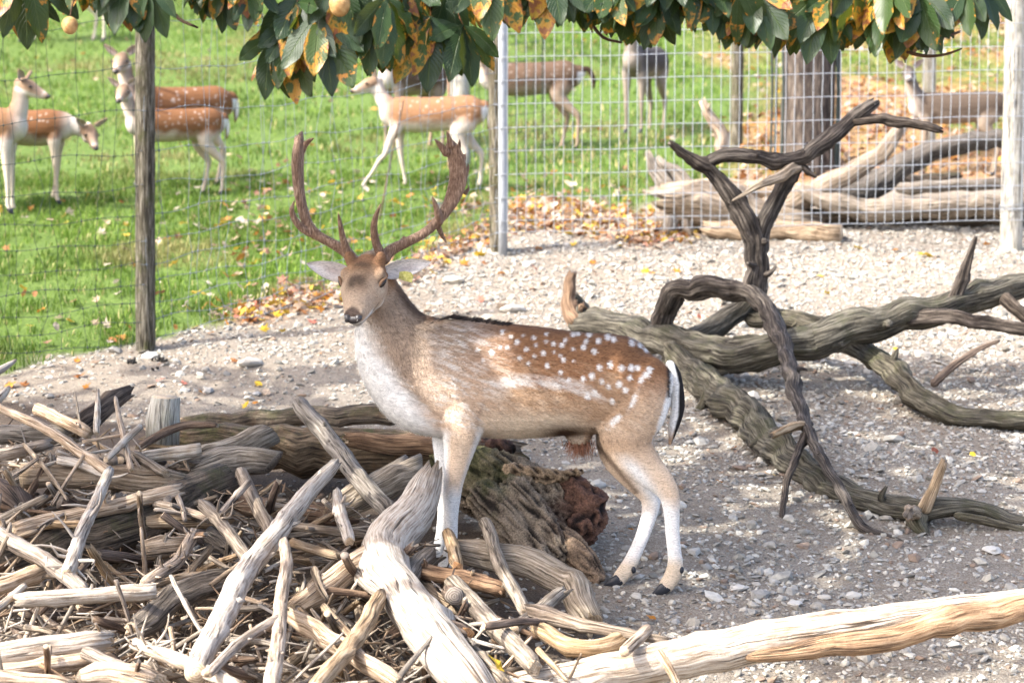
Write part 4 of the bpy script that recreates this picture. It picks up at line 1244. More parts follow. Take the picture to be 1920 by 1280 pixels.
# tangle of smaller sticks filling the pile
TOP_U = [-100, 0, 150, 250, 400, 520, 600, 700, 800, 900, 1000, 1080, 1140]
TOP_V = [790, 790, 800, 830, 880, 905, 925, 960, 1010, 1080, 1130, 1190, 1260]
ANCH = [(100, 811, 'long slanting cracked branch'), (186, 893, 'smooth brown log'), (310, 770, 'split sawn stub'), (430, 850, 'grey split blocks'), (150, 985, 'bristling upright branch'), (260, 945, 'pale branch over the mossy log'),
        (15, 950, 'rough bark chunk'), (170, 1116, 'stick with round sawn end'), (300, 1030, 'short thick sawn log'), (340, 1115, 'blackish rough log'), (90, 1216, 'broad flat branch'), (260, 1210, 'star of broken twigs'),
        (430, 990, 'root with upright splinters'), (470, 1080, 'long bleached limb'), (528, 1150, 'knobby upright branch'), (440, 1225, 'curved thin branch'), (640, 960, 'short splintered white stick'), (660, 880, 'diagonal grey log'),
        (600, 1110, 'grey side fork'), (650, 1215, 'flat split stick'), (740, 1090, 'big white fork'), (820, 1190, 'lower end of the white fork'), (850, 1110, 'log with dark sawn end'), (930, 1160, 'pole by the foreground log'),
        (945, 1070, 'slim bent stick'), (1060, 1190, 'freshly broken branch'), (960, 1250, 'foreground log'), (780, 950, 'mossy stub of the white fork'), (560, 1010, 'top of the bleached limb'), (60, 1060, 'buried green log')]
kinds = [('pale', 'bleached', 'bleached sticks in the pile', 2.5, 6.5),
         ('tan', 'tan', 'tan sticks in the pile', 3, 8.5),
         ('grey', 'weathered grey', 'grey sticks in the pile', 3.5, 9),
         ('brown', 'brown barked', 'brown sticks in the pile', 4, 11),
         ('white', 'white', 'white twigs on the pile', 2, 5)]
cnt = 0
while cnt < 285:
    u, v = R.uniform(-30, 1120), R.uniform(800, 1290)
    if v < np.interp(u, TOP_U, TOP_V) + 12:
        continue
    k = R.choices(range(5), [4, 4, 3, 4, 3])[0]
    mt, cname, grp, r0, r1 = kinds[k]
    deep = R.random() < 0.5
    r_ = R.uniform(r0, r1) * (1.25 if deep else 1.0)
    ang = R.gauss(0, 0.7) if R.random() < 0.6 else R.uniform(-1.5, 1.5)
    L = R.uniform(45, 150) * (1.3 if deep else 1.0)
    off = R.uniform(0.12, 0.4) if deep else R.uniform(-0.22, 0.12)
    du, dv = math.cos(ang) * L / 2, math.sin(ang) * L / 2
    if v - abs(dv) < np.interp(u - du, TOP_U, TOP_V) - 8 or v - abs(dv) < np.interp(u + du, TOP_U, TOP_V) - 8:
        continue
    lab = f"{'thin' if r_ < 5 else 'stout'} {cname} stick {'standing steeply' if abs(math.sin(ang)) > .75 else 'tilted' if abs(math.sin(ang)) > .35 else 'lying level'} by the {near(u, v, ANCH)}"
    bend = R.gauss(0, 0.08) * L
    dd = R.gauss(0, 0.09)
    rows = [(u - du, v - dv, r_, dp(v, off - dd)), (u + bend * 0.4, v - bend * 0.6, r_ * 0.95, dp(v, off)), (u + du, v + dv, r_ * R.uniform(0.5, 0.9), dp(v, off + dd))]
    log_thing('loose_stick', lab, 'stick', rows, mt, (R.choice(['cut', 'broken']), 'broken'), 8, 0.12, 1, 0.2, spk=R.choice([0, 0, 1, 2, 4]) if not deep else 0, ln=(0.8, 2.4), group=grp, end=R.choice(['end', 'enddark']))
    cnt += 1
# curled leaf caught in the pile
p = P(935, 1246, 5.95)
o = obj('curled_leaf', leaf_me[5, 0], None, p)
o.scale = (0.055, 0.05, 0.05); o.rotation_euler = (0.9, 0.2, 1.3)
tag(o, 'curled yellow-green leaf caught in the sticks beside the foreground log', 'leaf')

# uncountable scraps of twig and bark in the pile
VV, FF, k0 = [], [], 0
rt = np.random.default_rng(321)
cc = []
n_done = 0
while n_done < 1500:
    u, v = rt.uniform(-30, 1140), rt.uniform(790, 1300)
    if v < np.interp(u, TOP_U, TOP_V) + 4:
        continue
    d = dp(v, rt.uniform(-.05, .45))
    c0 = P(u, v, d)
    ax = unit(rt.normal(0, 1, 3) * np.array([1, .8, .55]))
    L = rt.uniform(.015, .085)
    w = rt.uniform(.0012, .006)
    s1 = unit(np.cross(ax, rt.normal(0, 1, 3))); s2 = np.cross(ax, s1)
    bend = s1 * rt.normal(0, .12) * L
    ring = [s1 * w, s2 * w, -s1 * w * .8, -s2 * w]
    pts = [c0 - ax * L + q for q in ring] + [c0 + bend + q for q in ring] + [c0 + ax * L + q * .4 for q in ring]
    VV += pts
    for b_ in (0, 4):
        FF += [[k0 + b_ + i, k0 + b_ + (i + 1) % 4, k0 + b_ + 4 + (i + 1) % 4, k0 + b_ + 4 + i] for i in range(4)]
    cc += [np.array([[.50, .41, .31], [.36, .26, .17], [.25, .17, .11], [.58, .51, .43]][rt.integers(4)]) * rt.uniform(.4, .9)] * 12
    k0 += 12
    n_done += 1
me = mesh_np('twig_scraps', np.array(VV), np.array(FF), np.full(len(FF), 4), None, [M['stone']], None, True, {'Col': ('FLOAT_COLOR', np.array(cc))})
tag(obj('twig_scraps', me), 'fine broken twigs and bark scraps through the whole wood pile', 'twigs', kind='stuff')

m, nt, b, out = new_mat('dropping')
b.inputs['Base Color'].default_value = (.02, .017, .014, 1)
b.inputs['Roughness'].default_value = .6
M['nose_dark'] = m
# deer droppings on the gravel
for (u, v, n_, lab) in ((247, 688, 22, 'heap of black deer droppings on the gravel near the mossy post'), (300, 684, 16, 'scattered black droppings right of the droppings heap'), (292, 700, 5, 'small single clump of black droppings below the others')):
    c0 = G(u, v)
    g = Geo()
    for k in range(n_):
        q = ICO_V * np.array([.007, .007, .009]) * R.uniform(.8, 1.3)
        g.add(q + np.array([R.gauss(0, .018 if n_ > 6 else .008), R.gauss(0, .016), .006 + abs(R.gauss(0, .007))]), ICO_T)
    tag(obj('droppings', g.mesh('droppings', [M['nose_dark']]), None, c0), lab, 'droppings')

# ------------------------------------------------------------------ deer bodies: overlapping lofts fused into one skin
def loft(acc, rows, n=18, step=0.02):
    """rows: (x, y, z, ra, rb, sx, sy, sz): rb along the side vector, ra across it. Rounded ends."""
    rows = catmull(np.asarray(rows, float), step)
    c, ra, rb, sd = rows[:, :3], rows[:, 3], rows[:, 4], rows[:, 5:8]
    t = np.gradient(c, axis=0)
    t /= np.linalg.norm(t, axis=1)[:, None] + 1e-9
    e0 = [(-0.55 * min(ra[0], rb[0]), 0.8), (-0.85 * min(ra[0], rb[0]), 0.5), (-0.98 * min(ra[0], rb[0]), 0.18)]
    e1 = [(0.55 * min(ra[-1], rb[-1]), 0.8), (0.85 * min(ra[-1], rb[-1]), 0.5), (0.98 * min(ra[-1], rb[-1]), 0.18)]
    C = [c[0] + t[0] * o for o, k in e0[::-1]] + list(c) + [c[-1] + t[-1] * o for o, k in e1]
    T = [t[0]] * 3 + list(t) + [t[-1]] * 3
    RA = [ra[0] * k for o, k in e0[::-1]] + list(ra) + [ra[-1] * k for o, k in e1]
    RB = [rb[0] * k for o, k in e0[::-1]] + list(rb) + [rb[-1] * k for o, k in e1]
    SD = [sd[0]] * 3 + list(sd) + [sd[-1]] * 3
    C, T, RA, RB, SD = map(np.array, (C, T, RA, RB, SD))
    B = SD - T * (SD * T).sum(1)[:, None]
    B /= np.linalg.norm(B, axis=1)[:, None] + 1e-9
    A = np.cross(T, B)
    th = np.arange(n) * 2 * math.pi / n
    v = C[:, None] + A[:, None] * (RA[:, None] * np.cos(th))[:, :, None] + B[:, None] * (RB[:, None] * np.sin(th))[:, :, None]
    m_ = len(C)
    f = [[i * n + j, i * n + (j + 1) % n, (i + 1) * n + (j + 1) % n, (i + 1) * n + j] for i in range(m_ - 1) for j in range(n)]
    f.append(list(range(n))[::-1])
    f.append([(m_ - 1) * n + j for j in range(n)])
    acc.append((v.reshape(-1, 3), f))


def ball(acc, c, r3, axes=None, n=14):
    th, ph = np.linspace(0, math.pi, n), np.arange(2 * n) * math.pi / n
    v = [[0, 0, 1]] + [[math.sin(a) * math.cos(b), math.sin(a) * math.sin(b), math.cos(a)] for a in th[1:-1] for b in ph] + [[0, 0, -1]]
    v = np.array(v) * np.asarray(r3, float)
    if axes is not None:
        v = v @ np.array(axes)
    v = v + np.asarray(c)
    w = 2 * n
    f = [[0, 1 + j, 1 + (j + 1) % w] for j in range(w)]
    for i in range(n - 3):
        f += [[1 + i * w + j, 1 + (i + 1) * w + j, 1 + (i + 1) * w + (j + 1) % w, 1 + i * w + (j + 1) % w] for j in range(w)]
    e = len(v) - 1
    f += [[e, 1 + (n - 3) * w + (j + 1) % w, 1 + (n - 3) * w + j] for j in range(w)]
    acc.append((v, f))


def fuse(acc, voxel, smooth=4, name='skin'):
    V, Fc, k = [], [], 0
    for v, f in acc:
        V.append(v)
        Fc += [[i + k for i in q] for q in f]
        k += len(v)
    V = np.concatenate(V)
    me = mesh_np('tmp', V, [i for q in Fc for i in q], [len(q) for q in Fc])
    o = bpy.data.objects.new('tmp', me)
    COL.objects.link(o)
    md = o.modifiers.new('r', 'REMESH'); md.mode = 'VOXEL'; md.voxel_size = voxel
    if smooth:
        ms = o.modifiers.new('s', 'SMOOTH'); ms.factor = 0.5; ms.iterations = smooth
    dg = bpy.context.evaluated_depsgraph_get()
    ev = o.evaluated_get(dg)
    em = ev.to_mesh()
    n = len(em.vertices)
    co = np.zeros(n * 3, np.float32); em.vertices.foreach_get('co', co)
    no = np.zeros(n * 3, np.float32); em.vertices.foreach_get('normal', no)
    nl = len(em.loops)
    li = np.zeros(nl, np.int32); em.loops.foreach_get('vertex_index', li)
    sz = np.zeros(len(em.polygons), np.int32); em.polygons.foreach_get('loop_total', sz)
    ev.to_mesh_clear()
    bpy.data.objects.remove(o)
    bpy.data.meshes.remove(me)
    return co.reshape(-1, 3).astype(float), no.reshape(-1, 3).astype(float), li, sz


def coat_mat(name, bmp=0.35, rough=0.85, scale=260):
    m, nt, b, out = new_mat(name)
    a = nd(nt, 'ShaderNodeAttribute', attribute_name='Col').outputs['Color']
    ob = nd(nt, 'ShaderNodeTexCoord').outputs['Object']
    rot = nd(nt, 'ShaderNodeMapping', {'Vector': ob, 'Rotation': (0.0, 0.5, 0.0), 'Scale': (0.28, 1.0, 1.0)}).outputs[0]
    n = noise(nt, rot, scale, 4, 0.65)
    col = mixc(nt, 1.0, a, ramp(nt, n, [(0.32, 0.55), (0.5, 0.9), (0.68, 1.12)]), 'MULTIPLY')
    nt.links.new(col, b.inputs['Base Color'])
    b.inputs['Roughness'].default_value = rough
    b.inputs['Specular IOR Level'].default_value = 0.12
    bump(nt, b, n, bmp, 0.003)
    return m


M['coat'] = coat_mat('deer_coat')
M['fur'] = coat_mat('deer_fur', 0.0, 0.8, 90)
m, nt, b, out = new_mat('hoof_horn')
b.inputs['Base Color'].default_value = (0.022, 0.024, 0.03, 1); b.inputs['Roughness'].default_value = 0.4
M['hoof'] = m
m, nt, b, out = new_mat('wet_nose')
b.inputs['Base Color'].default_value = (0.042, 0.036, 0.036, 1); b.inputs['Roughness'].default_value = 0.34
b.inputs['Specular IOR Level'].default_value = 0.5
bump(nt, b, noise(nt, nd(nt, 'ShaderNodeTexCoord').outputs['Object'], 500, 2), 0.4, 0.001)
M['nose'] = m
m, nt, b, out = new_mat('dark_eye')
b.inputs['Base Color'].default_value = (0.012, 0.008, 0.006, 1); b.inputs['Roughness'].default_value = 0.12
b.inputs['Specular IOR Level'].default_value = 0.5
M['eye'] = m
m, nt, b, out = new_mat('antler')
ob = nd(nt, 'ShaderNodeTexCoord').outputs['Object']
mp = nd(nt, 'ShaderNodeMapping', {'Vector': ob, 'Scale': (1.0, 1.0, 0.16)}).outputs[0]
n1 = noise(nt, mp, 190, 5, 0.65)
n2 = noise(nt, ob, 18, 3)
col = ramp(nt, n1, [(0.32, (0.075, 0.042, 0.027)), (0.5, (0.235, 0.145, 0.098)), (0.68, (0.45, 0.32, 0.235))])
col = mixc(nt, sstep(nt, n2, 0.35, 0.7), col, mixc(nt, 0.5, col, (0.12, 0.065, 0.04)))
nt.links.new(col, b.inputs['Base Color'])
b.inputs['Roughness'].default_value = 0.6
bump(nt, b, n1, 1.0, 0.006)
M['antler'] = m


def streak(p, fa, fb, s=0):
    # noise drawn out along the lie of the hair
    a, b_ = p[:, 0] * .88 - p[:, 2] * .47, p[:, 0] * .47 + p[:, 2] * .88
    return vnoise(a * fa + p[:, 1] * fa * .5, b_ * fb + p[:, 1] * fb * .5, 1.0, 50 + s)


def lerp(a, b_, t):
    t = np.clip(t, 0, 1)[:, None]
    return np.asarray(a) * (1 - t) + np.asarray(b_) * t


def fnoise(p, f, s=0):
    return (vnoise(p[:, 0] + p[:, 1] * 0.7, p[:, 2] + p[:, 1] * 0.6, f, 40 + s) + vnoise(p[:, 0] - p[:, 1] * 0.5, p[:, 2] - p[:, 1], f * 2.1, 41 + s) * 0.5) / 1.5


# ------------------------------------------------------------------ the fallow stag
def ds(u):
    return 7.45 + (970 - u) / 510 * 0.17


SIDE = (0.31, 0.95, 0.0)     # across the body (slightly turned)


def sr(u, v, ra, rb, off=0.0, side=SIDE):
    d = ds(u) + off
    p = P(u, v, d)
    return (*p, ra * d / F, rb, *side)


acc = []
# trunk from rump to shoulder
loft(acc, [sr(1252, 706, 18, .045), sr(1240, 713, 50, .10), sr(1222, 718, 72, .135), sr(1190, 722, 89, .157), sr(1140, 720, 95, .165), sr(1080, 718, 97, .168), sr(1000, 716, 106, .172), sr(930, 713, 109, .17), sr(870, 704, 109, .16), sr(815, 696, 98, .14), sr(775, 690, 84, .12)], 28, 0.03)
# neck
loft(acc, [sr(850, 690, 90, .13), sr(795, 672, 84, .125), sr(752, 640, 72, .105), sr(727, 602, 60, .09), sr(711, 565, 52, .08), sr(703, 535, 42, .07)], 26, 0.03)
# chest front
loft(acc, [sr(690, 622, 26, .055), sr(702, 655, 38, .075), sr(730, 700, 52, .10), sr(768, 745, 56, .115), sr(805, 770, 48, .11), sr(838, 782, 40, .09)], 22, 0.03)
NR, FR = -0.085, 0.085
legs = {
    'nf': [(868, 715, 56, .075, NR * .8), (872, 770, 46, .068, NR), (863, 828, 34, .05, NR), (856, 868, 25.5, .038, NR), (850, 905, 19.5, .031, NR), (847, 936, 17, .029, NR), (846, 965, 14, .024, NR), (846, 1000, 13, .022, NR), (845, 1030, 13.5, .022, NR), (840, 1050, 16, .025, NR), (833, 1068, 15, .024, NR), (828, 1080, 15, .024, NR)],
    'ff': [(850, 720, 50, .07, FR * .8), (846, 775, 38, .06, FR), (836, 828, 26, .045, FR), (835, 868, 20, .034, FR), (835, 905, 17, .03, FR), (835, 936, 15.5, .028, FR), (832, 965, 12.5, .023, FR), (828, 1000, 11.5, .021, FR), (824, 1025, 12.5, .022, FR), (818, 1045, 14, .023, FR), (812, 1058, 14, .023, FR)],
    'nh': [(1195, 705, 70, .085, NR * .7), (1186, 760, 68, .085, NR * .9), (1176, 808, 57, .072, NR), (1184, 845, 46, .056, NR), (1212, 878, 35, .044, NR), (1240, 904, 26.5, .035, NR), (1255, 928, 20, .028, NR), (1259, 960, 16, .023, -.08), (1261, 1000, 14, .021, -.075), (1265, 1040, 14, .021, -.07), (1266, 1066, 17, .024, -.065), (1257, 1086, 16, .024, -.06), (1249, 1098, 15, .024, -.06)],
    'fh': [(1195, 720, 64, .08, FR * .7), (1180, 780, 60, .08, FR * .9), (1162, 825, 48, .065, FR), (1166, 858, 38, .05, FR), (1188, 892, 28, .04, FR), (1212, 920, 22, .033, FR), (1221, 942, 18.5, .027, FR), (1213, 980, 14.5, .022, .06), (1199, 1018, 13.5, .021, .035), (1184, 1050, 14, .021, .015), (1176, 1066, 16, .023, .005), (1166, 1078, 14.5, .023, 0.0), (1160, 1086, 14, .023, -.005)],
}
for k, rows in legs.items():
    loft(acc, [sr(u, v, ra, rb, o) for u, v, ra, rb, o in rows], 18, 0.02)
ball(acc, P(1085, 815, ds(1085)), (0.05, 0.04, 0.035))       # sheath
# head frame
H0 = P(693, 499, ds(700) - 0.05)
HF = unit([-0.048, -0.175, -0.180])
HL = unit(np.array([1.0, HF[0] / -HF[1], 0.0]))
HL = unit(HL - HF * HL.dot(HF))
HU = unit(np.cross(HL, HF)); HU = HU if HU[2] > 0 else -HU
HLEN = 0.255


def hp(t, l=0.0, h=0.0):
    return H0 + HF * HLEN * t + HL * l + HU * h


hrows = [(-.12, .045, .048, -.012), (0.0, .060, .060, -.006), (.15, .076, .068, -.004), (.30, .087, .074, -.008), (.42, .088, .076, -.012), (.55, .079, .071, -.014), (.66, .065, .060, -.014), (.76, .056, .053, -.012), (.83, .051, .047, -.011), (.88, .046, .040, -.010)]
loft(acc, [(*hp(t, 0, h), rv, rl, *HL) for t, rl, rv, h in hrows], 24, 0.012)
for s in (-1, 1):
    ball(acc, hp(.29, s * .066, .040), (.020, .028, .016), (HL, HF, HU))           # brow
    ball(acc, hp(.46, s * .050, -.030), (.028, .055, .040), (HL, HF, HU))          # cheek
    ball(acc, hp(.93, s * .022, .006), (.017, .018, .016), (HL, HF, HU))           # nostril wing
    loft(acc, [(*hp(.10, s * .050, .030), .022, .022, *HF), (*hp(.04, s * .060, .062), .021, .021, *HF)], 12, 0.01)  # pedicle
ball(acc, hp(.84, 0, -.042), (.030, .045, .017), (HL, HF, HU))                     # chin
loft(acc, [(*hp(.30, 0, -.045), .05, .06, *HL), (*hp(.05, 0, -.06), .06, .065, *HL), (*P(712, 560, ds(712)), .085, .07, *HL)], 18, 0.02)  # throat
SV, SN, SLI, SSZ = fuse(acc, 0.0062, 5)

# ---- coat colours (hair colour of the animal, plus one painted crease shade)
su, sv = proj(SV)
BROWN, DBROWN, TAN, LTAN = np.array([.21, .106, .053]), np.array([.10, .057, .036]), np.array([.40, .265, .165]), np.array([.58, .44, .315])
WHITE, GREYB, CREAM, BLACK = np.array([.82, .80, .76]), np.array([.32, .24, .178]), np.array([.66, .54, .40]), np.array([.018, .016, .016])
spots_z = [(755,160),(782,183),(808,155),(852,165),(905,150),(905,180),(935,190),(970,195),(985,175),(1018,150),(1018,213),(710,205),(742,205),(820,212),(862,195),(855,240),(892,228),(793,250),(830,272),(940,225),(965,240),(978,255),(1022,262),(1072,180),(1062,205),(1125,178),(1165,160),(1190,172),(1108,222),(1128,288),(1172,278),(1222,290),(1262,290),(1290,290),(1060,338),(1098,325),(1138,348),(1168,370),(1212,360),(1238,385),(1258,332),(1305,340),(1110,395),(1078,410),(1184,432),(1265,185),(1300,192),(1325,212),(1355,205),(1385,225),(1410,262),(1430,245),(1340,300),(1330,320),(720,140),(910,280),(1000,340),(965,310),(675,225),(640,260),(615,215),(1040,145),(1085,150)]
SPOTS = np.array([(620 + x / 2.246, 560 + y / 2.246) for x, y in spots_z])
SPR = rng.uniform(2.6, 4.6, len(SPOTS)) + 1.6 * (SPOTS[:, 0] > 1080)


def stag_color(p, u, v):
    n1, n2 = fnoise(p, 9, 0), fnoise(p, 45, 3)
    st = streak(p, 28, 130) * .6 + streak(p, 60, 260, 1) * .4
    top = np.interp(u, [760, 815, 840, 930, 1050, 1150, 1230, 1262], [600, 598, 590, 603, 621, 628, 652, 690])
    t = (v - top) / 215.0 + (n1 - 0.5) * 0.18 + (st - 0.5) * 0.34
    # flank, back to belly
    c = lerp(BROWN, BROWN * 1.35, t / 0.35)
    c = lerp(c, TAN, (t - 0.30) / 0.25)
    c = lerp(c, LTAN, (t - 0.62) / 0.2)
    band = np.exp(-((v - np.interp(u, [860, 950, 1060, 1140], [735, 712, 722, 752]) - 14 * (n1 - .5)) / 14) ** 2) * np.clip((u - 850) / 80, 0, 1) * np.clip((1150 - u) / 40, 0, 1)
    c = lerp(c, WHITE * 0.88, np.clip(band * 1.6 * (st + .1) * (.35 + 1.1 * n1) - .18, 0, .7))
    c = lerp(c, CREAM, np.clip((v - 768 - 30 * (st - .5)) / 26, 0, 1) * np.clip((u - 875) / 25, 0, 1) * np.clip((1110 - u) / 50, 0, 1))
    c = lerp(c, DBROWN, np.exp(-((u - np.interp(v, [745, 775, 800], [908, 897, 890])) / 5) ** 2) * np.clip((v - 745) / 15, 0, 1) * np.clip((812 - v) / 20, 0, 1) * .7)  # painted shade of the body crease behind the foreleg
    c = lerp(c, DBROWN * 0.8, np.exp(-((u - 1060) / 45) ** 2 - ((v - 812) / 14) ** 2) * 1.1)
    # rump side paler
    c = lerp(c, LTAN, np.clip((u - 1165) / 70, 0, 1) * np.clip((v - 700) / 60, 0, 1) * 0.75)
    # shoulder: grey-brown with frosted hair
    sh = np.clip((965 - u + 50 * (n1 - .5)) / 110, 0, 1)
    shc = lerp(GREYB * 0.85, GREYB * 1.7, (v - 620) / 130)
    shc = lerp(shc, WHITE * .85, np.clip((st - 0.47) / 0.2 + (n1 - .5) * .8, 0, 1) * np.clip((v - 600) / 30, 0, 1) * np.clip((u - 790) / 60, .15, 1) * 0.62)
    c = lerp(c, shc, sh)
    # neck behind
    nk = np.clip((800 - u + 30 * (n1 - .5)) / 40, 0, 1)
    nkc = lerp(GREYB * 0.8, GREYB * 1.45, (820 - u) / 120)
    c = lerp(c, nkc, nk)
    dk = np.exp(-((v - np.interp(u, [735, 765, 800, 830], [530, 570, 596, 596])) / 14) ** 2) * (u < 830) * (u > 725)
    c = lerp(c, DBROWN, dk * 0.8)
    # white throat, chest
    line = np.interp(v, [560, 600, 640, 690, 740, 790, 830], [668, 705, 728, 752, 782, 822, 836]) + 24 * (n1 - .5) + 22 * (st - .5)
    c = lerp(c, WHITE, np.clip((line - u) / 40, 0, 1) * (v > 585))
    # front legs
    fl = (v > 800) & (u < 905)
    lc = lerp(LTAN, LTAN * 1.15, (v - 820) / 60)
    lc = lerp(lc, WHITE * 0.95, np.clip(np.maximum((np.abs(u - np.interp(v, [820, 900, 940], [866, 853, 847])) - np.interp(v, [820, 900, 940], [20, 9, 3])) / 10, (v - 905) / 30), 0, 1))
    c = lerp(c, lc, np.clip((v - 795) / 25, 0, 1) * fl)
    # hind legs
    hl = (u > 1095) & (v > 800)
    hc = lerp(TAN * 1.1, LTAN * 1.1, (v - 820) / 60)
    fe = np.interp(v, [830, 880, 930, 960], [1150, 1190, 1225, 1250])
    hc = lerp(hc, WHITE * .93, np.exp(-((u - fe) / 18) ** 2) * np.clip((v - 845) / 30, 0, 1))
    hc = lerp(hc, WHITE * .92, np.clip((v - 930) / 40, 0, 1) * 0.85)
    hc = lerp(hc, CREAM * .95, np.clip((v - 1040) / 20, 0, 1))
    c = lerp(c, hc, np.clip((v - 800) / 40, 0, 1) * hl)
    edge = np.exp(-((u - np.interp(v, [825, 860, 890, 920], [1110, 1142, 1165, 1192])) / 7) ** 2) * hl * (v < 925)
    c = lerp(c, DBROWN * .8, edge * 0.7)
    # white rump patch with black edge
    rp = np.clip((u - np.interp(v, [680, 730, 770, 830, 850], [1252, 1250, 1238, 1218, 1250]) - 6 * (n1 - .5)) / 6, 0, 1) * (v > 682) * (v < 850)
    c = lerp(c, WHITE, rp)
    c = lerp(c, BLACK, np.exp(-((u - 1253) / 3.5) ** 2) * (v > 688) * (v < 745))
    # spots and streaks
    sp = np.zeros(len(u))
    jit = 1.8 * (st - .5) + 2.0 * (n2 - .5)
    for (a, b2), r_ in zip(SPOTS, SPR):
        dd = np.sqrt(((u - a) * 1.15) ** 2 + ((v - b2) * 0.85) ** 2) + jit
        sp = np.maximum(sp, np.clip((r_ + 1.4 - dd) / 3.2, 0, 1))
    for (a0, b0, a1, b1, w_) in ((1212, 690, 1176, 776, 6), (1180, 632, 1250, 662, 3.5), (1160, 780, 1140, 800, 8)):
        tt = np.clip(((u - a0) * (a1 - a0) + (v - b0) * (b1 - b0)) / ((a1 - a0) ** 2 + (b1 - b0) ** 2), 0, 1)
        dd = np.hypot(u - a0 - tt * (a1 - a0), v - b0 - tt * (b1 - b0))
        sp = np.maximum(sp, np.clip((w_ - dd) / 5, 0, 1) * np.clip((n2 - 0.36) * 5, 0.1, 1))
    c = lerp(c, WHITE * .95, sp * (v < 830) * 0.95)
    # dorsal line and mane
    dl = np.clip((top + 5 - v) / 5, 0, 1) * (u > 800)
    c = lerp(c, np.where(((u > 812) & (u < 950))[:, None], BLACK * 1.5, DBROWN), dl * np.where(u < 960, 0.95, 0.35))
    return c


def head_local(p):
    q = p - H0
    return q @ HF / HLEN, q @ HL, q @ HU


def head_color(p, c):
    t, l, h = head_local(p)
    n1, n2 = fnoise(p, 30, 7), fnoise(p, 80, 8)
    u, v = proj(p)
    isH = np.clip((t + 0.10) / 0.06, 0, 1) * (np.abs(l) < .13) * (t < 1.2) * (v < 612) * np.clip((h + .085) / .02, 0, 1) * (t > -.2)
    hc = lerp(np.array([.33, .20, .115]), np.array([.46, .345, .25]), (t - .25) / .4 + (n1 - .5) * .4 + np.clip(np.abs(l) - .03, 0, 1) * 8)
    hc = lerp(hc, np.array([.26, .14, .078]), np.clip((.22 - t) / .15, 0, 1))
    hc = lerp(hc, np.array([.045, .033, .028]), np.exp(-((l + .004) / (.030 + .018 * n1)) ** 4) * np.clip(np.exp(-((t - .20) / .09) ** 2) * .75 + np.exp(-((t - .50) / .12) ** 2) * 1.1, 0, .92) * np.clip(n1 * .5 + .65, 0, 1) * (h > 0))
    hc = lerp(hc, np.array([.54, .44, .34]), np.clip((-.018 - h) / .02, 0, 1) * np.clip((t - .3) / .2, 0, 1))
    hc = lerp(hc, WHITE * .9, np.clip((-.038 - h) / .012, 0, 1) * np.clip((t - .45) / .15, 0, 1))
    # around the eyes
    de = np.hypot((t - .42) * HLEN, (np.abs(l) - .080) * .6 + (h - .008) * 0.0)
    eye = np.exp(-(((t - .41) * HLEN) / .012) ** 2 - ((h - .024) / .018) ** 2) * (np.abs(l) > .05)
    hc = lerp(hc, DBROWN * .7, eye * .85)
    hc = lerp(hc, CREAM * .9, np.exp(-(((t - .50) * HLEN) / .014) ** 2 - ((h - .006) / .014) ** 2) * (np.abs(l) > .05) * .7)
    # dark muzzle ring, pale lips
    hc = lerp(hc, np.array([.085, .06, .05]), np.clip((t - .85 + .04 * (n1 - .5) - .12 * np.clip(np.abs(l) / .04, 0, 1) ** 2) / .05, 0, 1) * np.clip((h + .006) / .010, 0, 1))
    hc = lerp(hc, WHITE * .82, np.clip((t - .72) / .08, 0, 1) * np.clip((-.012 - h) / .008, 0, 1))
    hc = lerp(hc, DBROWN * .5, np.exp(-((h + .036 - (1 - t) * .03) / .0035) ** 2) * (t > .62) * (t < 1.1) * .8)
    return lerp(c, hc, isH), isH


def stag_all(p):
    u, v = proj(p)
    # paint the far flank like the near one
    c = stag_color(p, u, v)
    c, isH = head_color(p, c)
    return c.clip(0, .82), isH


cols, isH = stag_all(SV)
foot = P(1040, 1100, ds(1040)); foot[2] = gz(foot[0], foot[1])
stag = empty('fallow_stag', foot, 'spotted fallow stag with palmate antlers standing side-on with its head turned to the camera', 'deer')
body = obj('body', mesh_np('body', SV - foot, SLI, SSZ, None, [M['coat']], None, True, {'Col': ('FLOAT_COLOR', cols)}), stag)


def part_px(name, acc, vox, mat, parent=None, sm=3, colf=None, label=None):
    v, n_, li, sz = fuse(acc, vox, sm)
    cc = colf(v) if colf else np.tile(np.array([.3, .3, .3]), (len(v), 1))
    o = obj(name, mesh_np(name, v - foot, li, sz, None, [M[mat]], None, True, {'Col': ('FLOAT_COLOR', cc)}), parent or stag)
    if label:
        o['label'] = label
    return o


# ---- fur: short hairs lying along the coat
tri_area_v = np.ones(len(SV))
NH = 120000
idx = rng.integers(0, len(SV), NH)
pp, nn = SV[idx] + rng.normal(0, 0.0025, (NH, 3)), SN[idx]
pp = pp - nn * ((pp - SV[idx]) * nn).sum(1)[:, None]
hu, hv = proj(pp)
hc, hH = stag_all(pp)
vis = (nn @ np.array([0, -1.0, 0.05]) > -0.45)
flow = np.zeros((NH, 3))
flow[:] = (1.0, 0, -0.35)
nk = ((hu < 800) & (hv < 700))
flow[nk] = (0.55, 0, -0.85)
flow[(hv > 815)] = (0.12, 0, -1.0)
th_, lh_, hh_ = head_local(pp)
hd = hH > 0.5
flow[hd] = -HF + 0.15 * HU
L = np.full(NH, 0.0135)
L[nk] = 0.020
L[(hu < 780) & (hv > 600)] = 0.020
L[hv > 830] = 0.0075
L[hv > 930] = 0.005
L[hd] = 0.006
L[hd & (th_ > .8)] = 0.003
L[(hu > 1225) & (hv > 680) & (hv < 840)] = 0.011
L *= rng.uniform(0.6, 1.3, NH)
flow += rng.normal(0, 0.22, (NH, 3))
tg = flow - nn * (flow * nn).sum(1)[:, None]
tg /= np.linalg.norm(tg, axis=1)[:, None] + 1e-9
